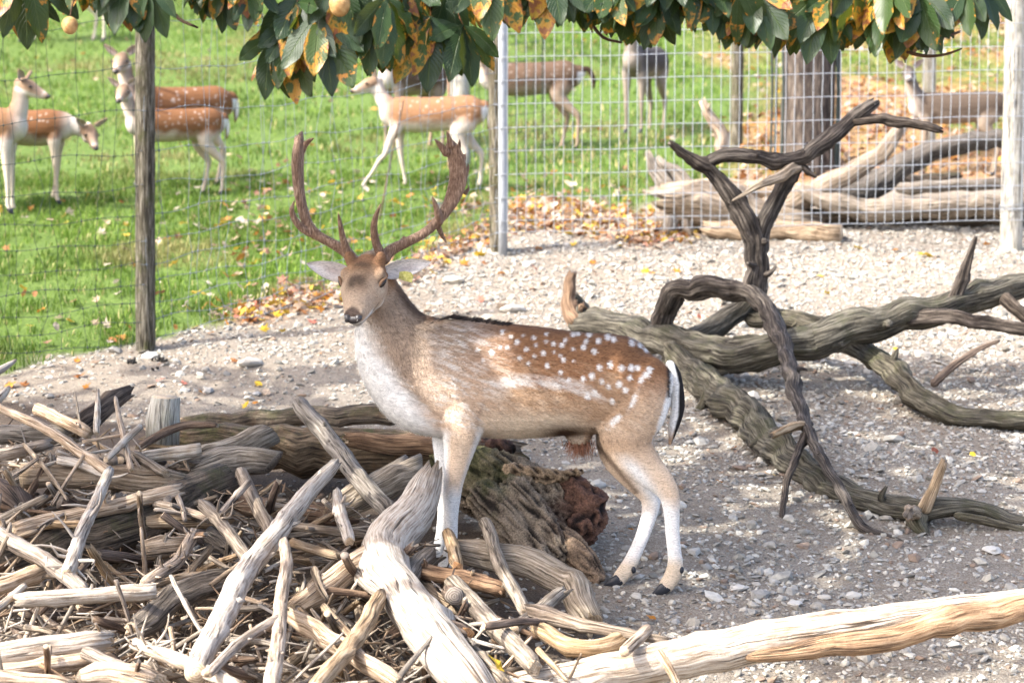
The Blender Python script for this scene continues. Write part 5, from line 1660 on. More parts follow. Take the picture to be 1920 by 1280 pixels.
dr = tg + nn * rng.uniform(0.12, 0.55, NH)[:, None]
dr /= np.linalg.norm(dr, axis=1)[:, None]
sdv = np.cross(dr, nn); sdv /= np.linalg.norm(sdv, axis=1)[:, None] + 1e-9
keep = vis & ~(hd & (th_ > .93))
pp, nn, dr, sdv, L, hc = pp[keep], nn[keep], dr[keep], sdv[keep], L[keep], hc[keep]
k = len(pp)
wd = (0.0015 * rng.uniform(0.6, 1.2, k))[:, None]
b0 = pp - nn * 0.001
V3 = np.stack([b0 - sdv * wd, b0 + sdv * wd, b0 + dr * L[:, None]], 1).reshape(-1, 3)
vr = np.where(rng.random((k, 1)) < .3, rng.uniform(0.45, .8, (k, 1)), rng.uniform(.9, 1.35, (k, 1)))
lum = hc.mean(1, keepdims=True)
hc = hc * (1 + (vr - 1) * np.clip(1.25 - 1.5 * lum, .12, 1))
me = mesh_np('fur', V3 - foot, np.arange(3 * k), np.full(k, 3), None, [M['fur']], None, True, {'Col': ('FLOAT_COLOR', np.repeat(hc.clip(0, .85), 3, 0))})
fo = obj('fur', me, stag)
fo['kind'] = 'stuff'


# ---- head parts
def ellipsoid(name, c, r3, axes, mat, parent=None):
    a = []
    ball(a, c, r3, axes, 12)
    v, f = a[0]
    return obj(name, mesh_np(name, v - foot, [i for q in f for i in q], [len(q) for q in f], None, [M[mat]], None, True), parent or stag)


for s in (-1, 1):
    tilt = unit(HF * 1.0 + HL * s * -0.55 + HU * -0.25)
    up2 = unit(HU - tilt * HU.dot(tilt)); lt2 = np.cross(tilt, up2)
    ellipsoid('eye', hp(.40, s * .0785, .022), (.025, .0105, .012), (tilt, up2, lt2), 'eye')
    # upper and lower lid
    for nm, hh, rr_, cc in (('eyelid', .0085, .0046, np.array([.20, .12, .075])), ('eyelid', -.0085, .0038, np.array([.36, .27, .19]))):
        a = []
        c0 = hp(.40, s * .080, .022) + up2 * hh
        loft(a, [(*(c0 - tilt * .025 - up2 * hh * .7), rr_ * .7, rr_ * .9, *lt2), (*c0, rr_ * 1.3, rr_ * 1.5, *lt2), (*(c0 + tilt * .026 - up2 * hh * .8), rr_ * .7, rr_ * .9, *lt2)], 10, 0.004)
        v, f = a[0]
        obj(nm, mesh_np(nm, v - foot, [i for q in f for i in q], [len(q) for q in f], None, [M['coat']], None, True, {'Col': ('FLOAT_COLOR', np.tile(cc, (len(v), 1)))}), stag)
nz = []
ball(nz, hp(1.0, 0, -.006), (.027, .017, .017), (HL, HF, HU))
ball(nz, hp(.995, -.020, .002), (.014, .018, .014), (HL, HF, HU))
ball(nz, hp(.995, .020, .002), (.014, .018, .014), (HL, HF, HU))
nose = part_px('nose', nz, 0.0026, 'nose', None, 3, label='black wet nose')
for s in (-1, 1):
    ellipsoid('nostril', hp(1.058, s * .0205, .002), (.0085, .006, .0055), (unit(HL + HU * s * .4), HF, unit(HU - HL * s * .4)), 'eye', nose)


def ear(name, base, tip, open_dir, width, parent, rim=(.22, .15, .11), inner=(.84, .80, .77), dark=(.34, .22, .20), org=None, mat='coat'):
    """cupped pointed leaf-shaped ear with thickness; open_dir is where the hollow faces"""
    org = foot if org is None else org
    base, tip = np.asarray(base, float), np.asarray(tip, float)
    ax = unit(tip - base)
    ln = np.linalg.norm(tip - base)
    od = unit(np.asarray(open_dir) - ax * np.dot(open_dir, ax))
    wd_ = np.cross(ax, od)
    ns, nq = 14, 9
    V, C = [], []
    for side in (0, 1):
        for i in range(ns + 1):
            s = i / ns
            w = width * (math.sin(math.pi * min(1.0, 0.14 + 0.86 * s) ** 0.85) ** 0.75 if s < 1 else 0.02)
            w = max(w, width * 0.03)
            for j in range(nq):
                q = -1 + 2 * j / (nq - 1)
                cup = -width * 0.75 * (1 - q * q) * (1 - 0.55 * s)
                p = base + ax * ln * s + wd_ * w * q + od * (cup - (0.006 if side else 0.0)) + ax * 0.0
                V.append(p)
                if side == 0:
                    e = abs(q) ** 3
                    dk_ = math.exp(-((s - .45) / .28) ** 2) * math.exp(-((q - .1) / .45) ** 2)
                    cc = np.array(inner) * (1 - .5 * dk_) + np.array(dark) * .5 * dk_
                    cc = cc * (1 - .45 * e) + np.array(rim) * .45 * e
                else:
                    cc = np.array(rim) * 1.1
                C.append(cc)
    f = []
    o2 = (ns + 1) * nq
    for i in range(ns):
        for j in range(nq - 1):
            f.append((i * nq + j, i * nq + j + 1, (i + 1) * nq + j + 1, (i + 1) * nq + j))
            f.append((o2 + i * nq + j + 1, o2 + i * nq + j, o2 + (i + 1) * nq + j, o2 + (i + 1) * nq + j + 1))
        for j, sg in ((0, 1), (nq - 1, -1)):
            q = (i * nq + j, (i + 1) * nq + j, o2 + (i + 1) * nq + j, o2 + i * nq + j)
            f.append(q if sg > 0 else q[::-1])
    return obj(name, mesh_np(name, np.array(V) - org, [i for q in f for i in q], [len(q) for q in f], None, [M[mat]], None, True, {'Col': ('FLOAT_COLOR', np.array(C))}), parent)


dE = ds(700) - 0.03
ear('ear', P(660, 519, dE - .01), P(574, 494, dE - .02), (0.15, -1, 0.05), .036, stag)
e2 = ear('ear', P(722, 512, dE - .03), P(809, 491, dE - .01), (-0.15, -1, 0.0), .034, stag)
g = Geo()
c_ = P(762, 517, dE - .055)
ax_, ay_ = np.array([.95, 0, -.25]), np.array([.15, -.1, .98])
tagv = [c_ + ax_ * a * .027 + ay_ * b2 * .019 + np.array([0, o, 0]) for o in (-.002, .002) for a, b2 in ((-1, -.9), (-.2, -1.1), (.9, -1), (1, .3), (.55, .9), (-.3, .8), (-1.05, .4))]
fs = [tuple(range(7)), tuple(range(13, 6, -1))] + [(i, i + 7, (i + 1) % 7 + 7, (i + 1) % 7) for i in range(7)]
g.add(tagv, fs)
m, nt, b, out = new_mat('yellow_ear_tag')
nt.links.new(ramp(nt, noise(nt, nd(nt, 'ShaderNodeTexCoord').outputs['Object'], 120, 3), [(.3, (.30, .29, .06)), (.7, (.55, .52, .20))]), b.inputs['Base Color'])
b.inputs['Roughness'].default_value = .55
M['tag'] = m
tg_ = obj('ear_tag', g.mesh('ear_tag', [m], foot, False), e2)
tg_['label'] = 'dull yellow plastic ear tag'


# ---- antlers
def ar(u, v, ra, rb, off):
    d = ds(700) - 0.05 + off
    return (*P(u, v, d), ra * d / F, rb, .1, 1, .15)


def T(lst, o0, o1, k=None):
    n_ = len(lst)
    return [ar(q[0], q[1], q[2], q[3] if len(q) > 3 else q[2] * .0019, o0 + (o1 - o0) * i / (n_ - 1)) for i, q in enumerate(lst)]


al = []
loft(al, T([(660, 486, 12, .023), (648, 472, 11, .021), (622, 456, 9.5, .019), (596, 441, 9.5, .018), (578, 421, 10, .018), (567, 390, 10, .02), (560, 350, 10.5, .028), (558, 310, 11.5, .036), (560, 280, 11, .036), (563, 258, 7, .022), (566, 248, 2.5, .008)], .01, .10), 16, .008)
loft(al, T([(562, 290, 8), (572, 272, 6), (580, 264, 4.5), (588, 259, 1.6)], .085, .06), 10, .006)
loft(al, T([(558, 285, 7), (555, 262, 4), (556, 254, 1.5)], .11, .14), 10, .006)
loft(al, T([(592, 441, 8.5), (568, 429, 7.5), (553, 412, 6.5), (547, 394, 5), (552, 376, 1.5)], .04, .0), 12, .006)
loft(al, T([(658, 482, 9.5), (647, 460, 7.5), (641, 438, 6), (637, 415, 4), (634, 399, 1.4)], .0, -.06), 12, .006)
ball(al, ar(662, 486, 1, 1, .01)[:3], (.031, .03, .015))
part_px('antler', al, 0.0034, 'antler', None, 2, label='brown antler seen edge-on with narrow palm')
al = []
loft(al, T([(719, 486, 12, .023), (732, 470, 11, .021), (763, 454, 9.5, .019), (795, 437, 9, .018), (820, 415, 9.5, .017), (838, 391, 12, .015), (851, 365, 15.5, .013), (859, 335, 17.5, .012), (857, 305, 16.5, .011), (850, 283, 14, .010), (843, 268, 9, .008)], .01, .12), 18, .008)
for tip in ([(838, 288, 9), (826, 273, 6), (814, 260, 1.5)], [(846, 274, 8), (841, 257, 4.5), (837, 245, 1.4)], [(856, 288, 7), (861, 272, 4), (862, 261, 1.3)], [(866, 308, 6), (872, 294, 3), (872, 287, 1.2)], [(872, 330, 6), (878, 315, 3), (877, 305, 1.2)], [(872, 362, 6), (879, 352, 2.5), (877, 346, 1.2)]):
    loft(al, [ar(q[0], q[1], q[2], max(q[2] * .0011, .002), .10) for q in tip], 10, .006)
loft(al, T([(718, 484, 10), (706, 458, 8.5), (701, 430, 7), (704, 408, 5.5), (714, 382, 1.5)], .0, -.07), 12, .006)
loft(al, T([(824, 416, 8), (820, 398, 6.5), (816, 383, 5), (810, 368, 1.5)], .05, .02), 12, .006)
loft(al, T([(820, 420, 6), (828, 440, 4.5), (837, 455, 1.4)], .06, .10), 10, .006)
loft(al, T([(748, 458, 6), (754, 450, 4), (758, 442, 1.4)], .04, .03), 10, .005)
ball(al, ar(717, 487, 1, 1, .01)[:3], (.031, .03, .015))
part_px('antler', al, 0.0034, 'antler', None, 2, label='brown antler with broad toothed palm')


# ---- tail, hooves, dewclaws, sheath tuft
def tail_col(v):
    u, w = proj(v)
    cut = np.interp(w, [680, 720, 780, 830], [1262, 1272, 1270, 1256])
    c = lerp(WHITE, BLACK, (u - cut) / 3)
    return lerp(c, TAN, (w - 800) / 25 * (u < cut + 3))


tl = []
tr_ = [(1256, 684, 9, .02), (1265, 700, 11, .022), (1270, 730, 12.5, .023), (1271, 765, 13, .022), (1263, 800, 10, .018), (1256, 832, 3, .006)]
loft(tl, [sr(u, v, ra, rb, -0.01) for u, v, ra, rb in tr_], 14, .012)
part_px('tail', tl, .004, 'coat', None, 3, tail_col, 'white tail with a black outer edge')
for key, tip in (('nf', (806, 1096)), ('ff', (792, 1072)), ('nh', (1220, 1113)), ('fh', (1131, 1096))):
    u, v, ra, rb, o = legs[key][-1]
    for q in (-1, 1):
        hf = []
        oo = o + q * 0.012
        loft(hf, [sr(u + 1, v, 12, .011, oo), sr((u + tip[0]) / 2 + 3, (v + tip[1]) / 2 + 2, 10.5, .0125, oo), sr(tip[0] + 8, tip[1] - 1, 5.5, .009, oo), sr(tip[0], tip[1] + 2, 2, .004, oo)], 10, .008)
        part_px('hoof', hf, .003, 'hoof', None, 2)
    uu, vv, ra, rb, o = legs[key][-3]
    for q in (-1, 1):
        hf = []
        ball(hf, P(uu + 12, vv + 2, ds(uu) + o + q * .014 - .004), (.009, .009, .013))
        v_, f = hf[0]
        obj('dewclaw', mesh_np('dewclaw', v_ - foot, [i for x in f for i in x], [len(x) for x in f], None, [M['hoof']], None, True), stag)
k = 420
b0 = np.array([P(*a) for a in zip(rng.normal(1088, 10, k), rng.normal(829, 7, k), rng.normal(ds(1088), .012, k))])
d_ = np.stack([rng.normal(.05, .25, k), rng.normal(0, .2, k), -np.ones(k)], 1); d_ /= np.linalg.norm(d_, axis=1)[:, None]
ln = rng.uniform(.02, .06, k)[:, None]
s_ = np.cross(d_, [0, 1, 0]); s_ /= np.linalg.norm(s_, axis=1)[:, None]
V3 = np.stack([b0 - s_ * .0012, b0 + s_ * .0012, b0 + d_ * ln], 1).reshape(-1, 3)
me = mesh_np('belly_tuft', V3 - foot, np.arange(3 * k), np.full(k, 3), None, [M['fur']], None, True, {'Col': ('FLOAT_COLOR', np.repeat(np.array([[.22, .10, .06]]) * rng.uniform(.4, 1.4, (k, 1)), 3, 0))})
o = obj('belly_tuft', me, stag); o['kind'] = 'stuff'
# mane of dark hair along the withers
k = 1500
uu = rng.uniform(806, 950, k)
vv = np.interp(uu, [800, 815, 840, 930, 960], [602, 598, 590, 603, 607])
b0 = np.array([P(a, b2 + 6, ds(a) + c2) for a, b2, c2 in zip(uu, vv, rng.normal(0, .022, k))])
d_ = np.stack([np.full(k, .9), rng.normal(0, .15, k), rng.uniform(.15, .6, k)], 1); d_ /= np.linalg.norm(d_, axis=1)[:, None]
ln = rng.uniform(.018, .04, k)[:, None]
s_ = np.cross(d_, [0, 1, 0]); s_ /= np.linalg.norm(s_, axis=1)[:, None]
V3 = np.stack([b0 - s_ * .0014, b0 + s_ * .0014, b0 + d_ * ln], 1).reshape(-1, 3)
me = mesh_np('mane', V3 - foot, np.arange(3 * k), np.full(k, 3), None, [M['fur']], None, True, {'Col': ('FLOAT_COLOR', np.repeat(np.array([[.03, .024, .022]]) * rng.uniform(.6, 1.8, (k, 1)), 3, 0))})
o = obj('mane', me, stag); o['kind'] = 'stuff'; o['label'] = 'dark hair ridge along the withers'

# ------------------------------------------------------------------ the does and fawns in the pasture
def make_doe(label, u, v, yaw, poll, hdir, feet=((0, 0), (0, 0), (0, 0), (0, 0)), scale=1.0, pal='spot', sd=1, tail_out=False, ears=True, dy=0.0):
    """facing -X in its own frame; yaw turns it; poll = (forward, height); hdir = head direction in the world"""
    base = G(u, v)
    if dy:
        base = base + np.array([0, dy, 0]); base[2] = gz(base[0], base[1])
    th = math.radians(yaw)
    Rz = np.array([[math.cos(th), -math.sin(th), 0], [math.sin(th), math.cos(th), 0], [0, 0, 1]])
    slope_fix = -SLOPE * math.sin(th)
    hd = unit(Rz.T @ np.asarray(hdir, float))
    r = np.random.default_rng(900 + sd)
    Y1 = (0, 1, 0)
    acc = []
    def L_(rows, n=16, step=.03):
        loft(acc, rows, n, step)
    L_([(.43, 0, .64, .06, .05, *Y1), (.40, 0, .625, .095, .085, *Y1), (.32, 0, .61, .125, .11, *Y1), (.20, 0, .595, .13, .12, *Y1), (.05, 0, .585, .135, .125, *Y1), (-.10, 0, .58, .138, .12, *Y1), (-.22, 0, .59, .135, .11, *Y1), (-.31, 0, .60, .11, .085, *Y1)], 20)
    pl = np.array([-poll[0], 0, poll[1]])
    n0 = np.array([-.28, 0, .62])
    mid = (n0 + pl) / 2 + np.array([-.02, 0, -.02])
    L_([(-.18, 0, .60, .11, .09, *Y1), (*n0, .095, .075, *Y1), (*mid, .062, .052, *Y1), (*(pl + np.array([.01, 0, -.035])), .05, .045, *Y1)], 16)
    lat = unit(np.cross(hd, [0, 0, 1]))
    hu_ = np.cross(lat, hd)
    hl = .20
    L_([(*(pl + hd * hl * t + hu_ * h), rv, rl, *lat) for t, rl, rv, h in ((-.1, .035, .04, -.005), (.1, .05, .052, -.004), (.35, .056, .055, -.008), (.55, .044, .046, -.012), (.78, .032, .034, -.012), (.95, .026, .026, -.010))], 16, .015)
    L_([(*(pl + hd * .06 - hu_ * .03), .04, .038, *lat), (*(pl - np.array([-.01, 0, .07])), .05, .046, *lat)], 12)
    (a1, a2), (b1, b2), (c1, c2), (d1, d2) = feet
    hoofs = []
    for sy, dx, dz in ((1, a1, a2), (-1, b1, b2)):
        y = .065 * sy
        k_ = dx * .5
        L_([(-.24, y * .8, .58, .075, .045, *Y1), (-.25, y, .48, .055, .042, *Y1), (-.255 + k_ * .3, y, .40, .036, .032, *Y1), (-.26 + k_ * .7, y, .27 + dz * .3, .023, .022, *Y1), (-.262 + k_, y, .235 + dz * .4, .021, .021, *Y1), (-.262 + dx * .75, y, .14 + dz * .7, .0145, .014, *Y1), (-.262 + dx, y, .06 + dz, .017, .016, *Y1), (-.275 + dx, y, .03 + dz, .016, .016, *Y1)], 12, .02)
        hoofs.append((-.275 + dx, y, dz))
    for sy, dx, dz in ((1, c1, c2), (-1, d1, d2)):
        y = .065 * sy
        L_([(.31, y * .7, .63, .10, .055, *Y1), (.28, y, .53, .095, .055, *Y1), (.25 + dx * .2, y, .44, .065, .045, *Y1), (.31 + dx * .5, y, .345, .038, .03, *Y1), (.36 + dx * .7, y, .285 + dz * .4, .026, .024, *Y1), (.36 + dx * .8, y, .22 + dz * .6, .018, .017, *Y1), (.345 + dx * .9, y, .13 + dz * .8, .0155, .015, *Y1), (.335 + dx, y, .06 + dz, .018, .017, *Y1), (.322 + dx, y, .03 + dz, .016, .016, *Y1)], 12, .02)
        hoofs.append((.322 + dx, y, dz))
    V, N, li, sz = fuse(acc, .0095, 4)
    x, y, z = V[:, 0], V[:, 1], V[:, 2]
    n1, n2 = fnoise(V + sd, 14, sd % 5), fnoise(V + sd, 60, 2)
    base_c, low_c = {'spot': (np.array([.215, .10, .045]), np.array([.60, .51, .41])), 'dusk': (np.array([.10, .074, .056]), np.array([.32, .255, .195])), 'grey': (np.array([.085, .072, .066]), np.array([.34, .29, .24])), 'brown': (np.array([.13, .082, .055]), np.array([.38, .29, .22])), 'pale': (np.array([.29, .155, .08]), np.array([.66, .59, .51]))}[pal]
    t = (.70 - z) / .24 + (n1 - .5) * .35
    c = lerp(base_c, base_c * 1.25, t)
    c = lerp(c, low_c, (t - .60) / .3)
    legc = low_c * np.array([1.0, .97, .92])
    c = lerp(c, legc, (.46 - z) / .08)
    isn = (x < -.27) & (z > .5)
    nkc = lerp(base_c * np.array([.9, .95, 1.05]) + .06, low_c, np.clip((-(x + .30) - (z - .66) * .12) / .08, 0, 1))
    nkc = lerp(nkc, np.array([.66, .60, .53]), np.clip((-(x + .33) + (0.62 - z) * .5) / .06, 0, 1) * (.0 if pal == 'grey' else .9))
    c = lerp(c, nkc, isn * np.clip((-x - .25) / .06, 0, 1))
    if pal in ('spot', 'pale', 'brown'):
        sp = np.zeros(len(V))
        for row, zz in enumerate((.685, .655, .62, .585)):
            for xx in np.arange(-.20, .40, .052):
                cx, cz = xx + r.normal(0, .018), zz + r.normal(0, .012)
                if r.random() < .4:
                    continue
                sp = np.maximum(sp, np.clip((r.uniform(.007, .012) - np.hypot(x - cx, z - cz) + .006 * (n2 - .5)) / .005, 0, 1))
        c = lerp(c, np.array([.80, .74, .66]), sp * (.42 if pal != 'brown' else .25) * (np.abs(y) > .02))
    c = lerp(c, base_c * .3, np.exp(-(y / .018) ** 2) * (N[:, 2] > .55) * (z > .6) * (x > -.3) * .75)
    c = lerp(c, np.array([.8, .77, .72]), np.clip((x - .405) / .02, 0, 1) * (z > .45) * (z < .64))
    q = V - pl
    ht, hl_, hh = q @ hd / hl, q @ lat, q @ hu_
    isH = np.clip((ht + .12) / .1, 0, 1) * (np.abs(hl_) < .075) * (ht < 1.2) * np.clip((hh + .065) / .02, 0, 1) * (np.linalg.norm(q, axis=1) < .24)
    hcx = {'dusk': np.array([.10, .08, .065]), 'grey': np.array([.16, .13, .11]), 'brown': np.array([.24, .17, .12])}.get(pal, np.array([.30, .20, .13]))
    hc = lerp(hcx, hcx * 1.2 + .08, (ht - .3) / .5)
    hc = lerp(hc, hcx * .45, np.exp(-(hl_ / .022) ** 2) * np.clip((.40 - ht) / .2, 0, 1) * (hh > .01) * .8)
    hc = lerp(hc, np.array([.74, .70, .64]), np.clip((-.022 - hh) / .015, 0, 1) * .9)
    hc = lerp(hc, np.array([.72, .66, .58]), np.exp(-((ht - .86) / .05) ** 2) * .6)
    hc = lerp(hc, np.array([.03, .025, .025]), np.clip((ht - .97) / .03, 0, 1))
    c = lerp(c, hc, isH)
    root = empty('fallow_doe', base, label, 'deer')
    root.rotation_euler = (0, 0, th)
    root.scale = (scale,) * 3
    obj('body', mesh_np('body', V, li, sz, None, [M['coat']], None, True, {'Col': ('FLOAT_COLOR', (c * .80).clip(0, .6))}), root)
    for s in (-1, 1):
        e_ = []
        ball(e_, pl + hd * hl * .40 + lat * s * .050 + hu_ * .008, (.013, .013, .010), None, 10)
        vv, f = e_[0]
        obj('eye', mesh_np('eye', vv, [i for k in f for i in k], [len(k) for k in f], None, [M['eye']], None, True), root)
        if ears:
            b0 = pl + hd * hl * .06 + lat * s * .042 + hu_ * .03
            ear('ear', b0, b0 + lat * s * .085 + hu_ * .065 - hd * .02, unit(hd * 1.0 + lat * s * .3), .030, root, rim=tuple(hcx * .5), inner=(.50, .42, .38), org=np.zeros(3))
    e_ = []
    ball(e_, pl + hd * hl * 1.03 - hu_ * .006, (.019, .014, .015), (lat, hd, hu_), 10)
    vv, f = e_[0]
    obj('nose', mesh_np('nose', vv, [i for k in f for i in k], [len(k) for k in f], None, [M['nose']], None, True), root)
    tl = []
    if tail_out:
        loft(tl, [(.43, 0, .66, .02, .02, *Y1), (.50, 0, .66, .022, .02, *Y1), (.54, 0, .58, .02, .018, *Y1), (.545, 0, .50, .008, .008, *Y1)], 10, .015)
    else:
        loft(tl, [(.44, 0, .66, .018, .02, *Y1), (.465, 0, .60, .022, .022, *Y1), (.465, 0, .52, .018, .018, *Y1), (.455, 0, .47, .006, .006, *Y1)], 10, .015)
    vv, nn_, l2, s2 = fuse(tl, .006, 2)
    tc = lerp(base_c * (.35 if tail_out else .9), np.array([.8, .77, .72]), np.clip(np.abs(vv[:, 1]) / .012 - .6, 0, 1) * (0 if tail_out else 1))
    obj('tail', mesh_np('tail', vv, l2, s2, None, [M['coat']], None, True, {'Col': ('FLOAT_COLOR', tc)}), root)
    for hx, hy, hz in hoofs:
        e_ = []
        loft(e_, [(hx + .006, hy, .035 + hz, .015, .015, *Y1), (hx - .006, hy, .015 + hz, .017, .016, *Y1), (hx - .022, hy, .004 + hz, .008, .01, *Y1)], 10, .01)
        vv, f = e_[0]
        obj('hoof', mesh_np('hoof', vv, [i for k in f for i in k], [len(k) for k in f], None, [M['hoof']], None, True), root)
    return root


make_doe('pale doe with raised head in profile facing right, body cut off by the left edge', -52, 408, 180, (.36, .885), (.90, -.12, -.40), pal='pale', sd=1)
make_doe('spotted fawn with lowered head looking at the ground beside the mossy post', 46, 392, 180, (.50, .58), (.38, -.55, -.74), ((0, 0), (.06, 0), (0, 0), (0, 0)), .92, 'spot', 2)
make_doe('chestnut doe behind the mossy post with its face towards the camera, farther of the pair', 330, 352, 28, (.38, .92), (-.10, -.85, -.50), ((0, 0), (0, 0), (.03, 0), (-.04, 0)), 1.02, 'spot', 3)
make_doe('smaller spotted fawn in front of the chestnut doe, neck crossed by the post', 326, 374, 24, (.40, .88), (-.10, -.85, -.50), ((0, 0), (0, 0), (-.06, 0), (.06, 0)), .86, 'spot', 4)
make_doe('pale spotted doe walking left with stretched foreleg behind the antlers', 806, 356, -6, (.42, .84), (-.93, -.15, -.34), ((.06, 0), (-.24, 0), (.05, 0), (-.10, 0)), .94, 'pale', 5)
make_doe('doe standing front-on half hidden by the hanging chestnut leaves', 772, 268, 55, (.37, .90), (-.5, -.8, -.3), pal='brown', sd=6)
make_doe('brown doe behind the steel pole with a long dark drooping tail', 988, 278, -4, (.36, .87), (-.45, -.75, -.48), ((0, 0), (.05, 0), (-.05, 0), (.08, 0)), 1.0, 'brown', 7, True)
make_doe('dark grey doe standing front-on in the sunny grass behind the mesh', 1207, 256, 68, (.36, .93), (-.90, -.30, -.30), ((0, 0), (0, 0), (.02, 0), (0, 0)), 1.02, 'grey', 8)
make_doe('grey-brown doe with dark face standing among fallen leaves behind the dark arching limb', 1788, 330, -6, (.40, .91), (-.12, -.88, -.45), scale=.88, pal='dusk', sd=9)
make_doe('distant pale doe whose legs show under the leaves above the pasture', 112, 80, 4, (.38, .86), (-.8, -.3, -.5), ((0, 0), (-.1, 0), (0, 0), (.12, 0)), 1.15, 'pale', 10)

# ------------------------------------------------------------------ horse chestnut tree
def chestnut_leaf_mat(name):
    m, nt, b, out = new_mat(name)
    uv = nd(nt, 'ShaderNodeUVMap').outputs[0]
    sp = nd(nt, 'ShaderNodeSeparateXYZ', {0: uv})
    U, Vv = sp.outputs[0], sp.outputs[1]
    ob = nd(nt, 'ShaderNodeTexCoord').outputs['Object']
    rnd = nd(nt, 'ShaderNodeObjectInfo').outputs['Random']
    lr = nd(nt, 'ShaderNodeAttribute', attribute_name='rnd').outputs['Fac']
    mixr = mth(nt, 'FRACT', mth(nt, 'ADD', mth(nt, 'MULTIPLY', rnd, 3.7), lr))
    au = mth(nt, 'ABSOLUTE', U)
    # side veins
    ph = mth(nt, 'SUBTRACT', mth(nt, 'MULTIPLY', Vv, 15), mth(nt, 'MULTIPLY', au, 3.2))
    ve = mth(nt, 'ABSOLUTE', mth(nt, 'SUBTRACT', mth(nt, 'FRACT', ph), 0.5))
    vein = mth(nt, 'SUBTRACT', 1.0, sstep(nt, ve, 0.02, 0.12))
    rib = mth(nt, 'SUBTRACT', 1.0, sstep(nt, au, 0.02, 0.07))
    off = nd(nt, 'ShaderNodeVectorMath', {0: ob, 1: nd(nt, 'ShaderNodeCombineXYZ', {0: mth(nt, 'MULTIPLY', rnd, 20), 1: mth(nt, 'MULTIPLY', lr, 9), 2: 0.0}).outputs[0]}, operation='ADD').outputs[0]
    n1 = noise(nt, off, 26, 4, 0.6)
    green = ramp(nt, mixr, [(0.0, (0.009, 0.026, 0.008)), (0.5, (0.018, 0.046, 0.011)), (0.8, (0.036, 0.07, 0.013)), (1.0, (0.075, 0.11, 0.02))])
    green = mixc(nt, mth(nt, 'MULTIPLY', mth(nt, 'MAXIMUM', mth(nt, 'MULTIPLY', vein, 0.35), mth(nt, 'MULTIPLY', rib, 0.8)), 0.8), green, (0.08, 0.12, 0.035))
    edge = mth(nt, 'MAXIMUM', au, mth(nt, 'MULTIPLY', Vv, 1.02))
    turn = mth(nt, 'ADD', mth(nt, 'MULTIPLY', edge, 0.42), mth(nt, 'MULTIPLY', n1, 1.0))
    turn = mth(nt, 'ADD', turn, mth(nt, 'MULTIPLY', mth(nt, 'SUBTRACT', mth(nt, 'POWER', mixr, 3.0), 0.3), 0.42))
    ylw = sstep(nt, turn, 0.94, 1.01)
    brn = sstep(nt, turn, 1.07, 1.15)
    col = mixc(nt, ylw, green, ramp(nt, n1, [(0.4, (0.36, 0.22, 0.02)), (0.65, (0.48, 0.20, 0.02))]))
    col = mixc(nt, brn, col, (0.22, 0.075, 0.025))
    nt.links.new(col, b.inputs['Base Color'])
    b.inputs['Roughness'].default_value = 0.42
    b.inputs['Specular IOR Level'].default_value = 0.45
    bump(nt, b, mth(nt, 'ADD', mth(nt, 'MULTIPLY', vein, -0.7), mth(nt, 'MULTIPLY', rib, -1.0)), 0.6, 0.006)
    t = nd(nt, 'ShaderNodeBsdfTranslucent', {'Color': mixc(nt, 0.5, col, (0.25, 0.3, 0.03))})
    mx = nd(nt, 'ShaderNodeMixShader', {0: 0.28, 1: b.outputs[0], 2: t.outputs[0]})
    nt.links.new(mx.outputs[0], out.inputs[0])
    return m


M['leaf'] = chestnut_leaf_mat('chestnut_leaf')


def leaflet(g, org, dirv, nrm, ln, wd, droop, fold, rnd_, lo=False):
    dirv = unit(dirv); nrm = unit(nrm - dirv * np.dot(nrm, dirv)); sd_ = np.cross(dirv, nrm)
    ss = (0, .35, .7, 1.0) if lo else (0, .12, .28, .45, .6, .74, .87, .95, 1.0)
    qs = (-1, 1) if lo else (-1, -.5, 0, .5, 1)
    V, UV = [], []
    for s in ss:
        w = wd * (0.05 + 0.95 * (math.sin(math.pi * min(1, s) ** 1.45) ** 0.8)) if 0 < s < 1 else wd * 0.04
        for q in qs:
            qq = q
            p = org + dirv * ln * s + sd_ * w * qq + nrm * (fold * w * abs(qq) + 0.006 * math.sin(s * 19 + abs(q) * 3) * (abs(q) > .2)) + np.array([0, 0, -1]) * droop * ln * s * s - nrm * droop * .25 * ln * s * s
            V.append(p); UV.append((q, s))
    nq = len(qs)
    f, uv = [], []
    for i in range(len(ss) - 1):
        for j in range(nq - 1):
            q4 = (i * nq + j, i * nq + j + 1, (i + 1) * nq + j + 1, (i + 1) * nq + j)
            f.append(q4); uv.append([UV[k] for k in q4])
    g.add(V, f, uv, 0, rnd_)


def compound(seed_, lo=False):
    r = np.random.default_rng(seed_)
    g = Geo()
    nl = r.choice([5, 6, 7])
    spread = r.uniform(45, 75)
    for k, a in enumerate(np.linspace(-spread, spread, nl)):
        a = math.radians(a + r.normal(0, 6))
        big = 1 - 0.45 * abs(k - (nl - 1) / 2) / ((nl - 1) / 2)
        dv = np.array([math.sin(a), -0.25 + r.normal(0, .15), -math.cos(a) * 1.0])
        ln = r.uniform(.19, .235) * (.6 + .4 * big)
        leaflet(g, np.zeros(3), dv, np.array([r.normal(0, .35), -1, .35]), ln, ln * r.uniform(.20, .25), r.uniform(.15, .5), r.uniform(-.1, .35), float(r.random()), lo)
    if not lo:
        c = [[0, 0, 0], [r.normal(0, .02), .03, .06], [r.normal(0, .03), .05, .13]]
        tube(g, c, [.0018, .002, .0025], 5, 0, 1, ('round', 'round'), .03)
        g.m = [0] * len(g.m)
    return g


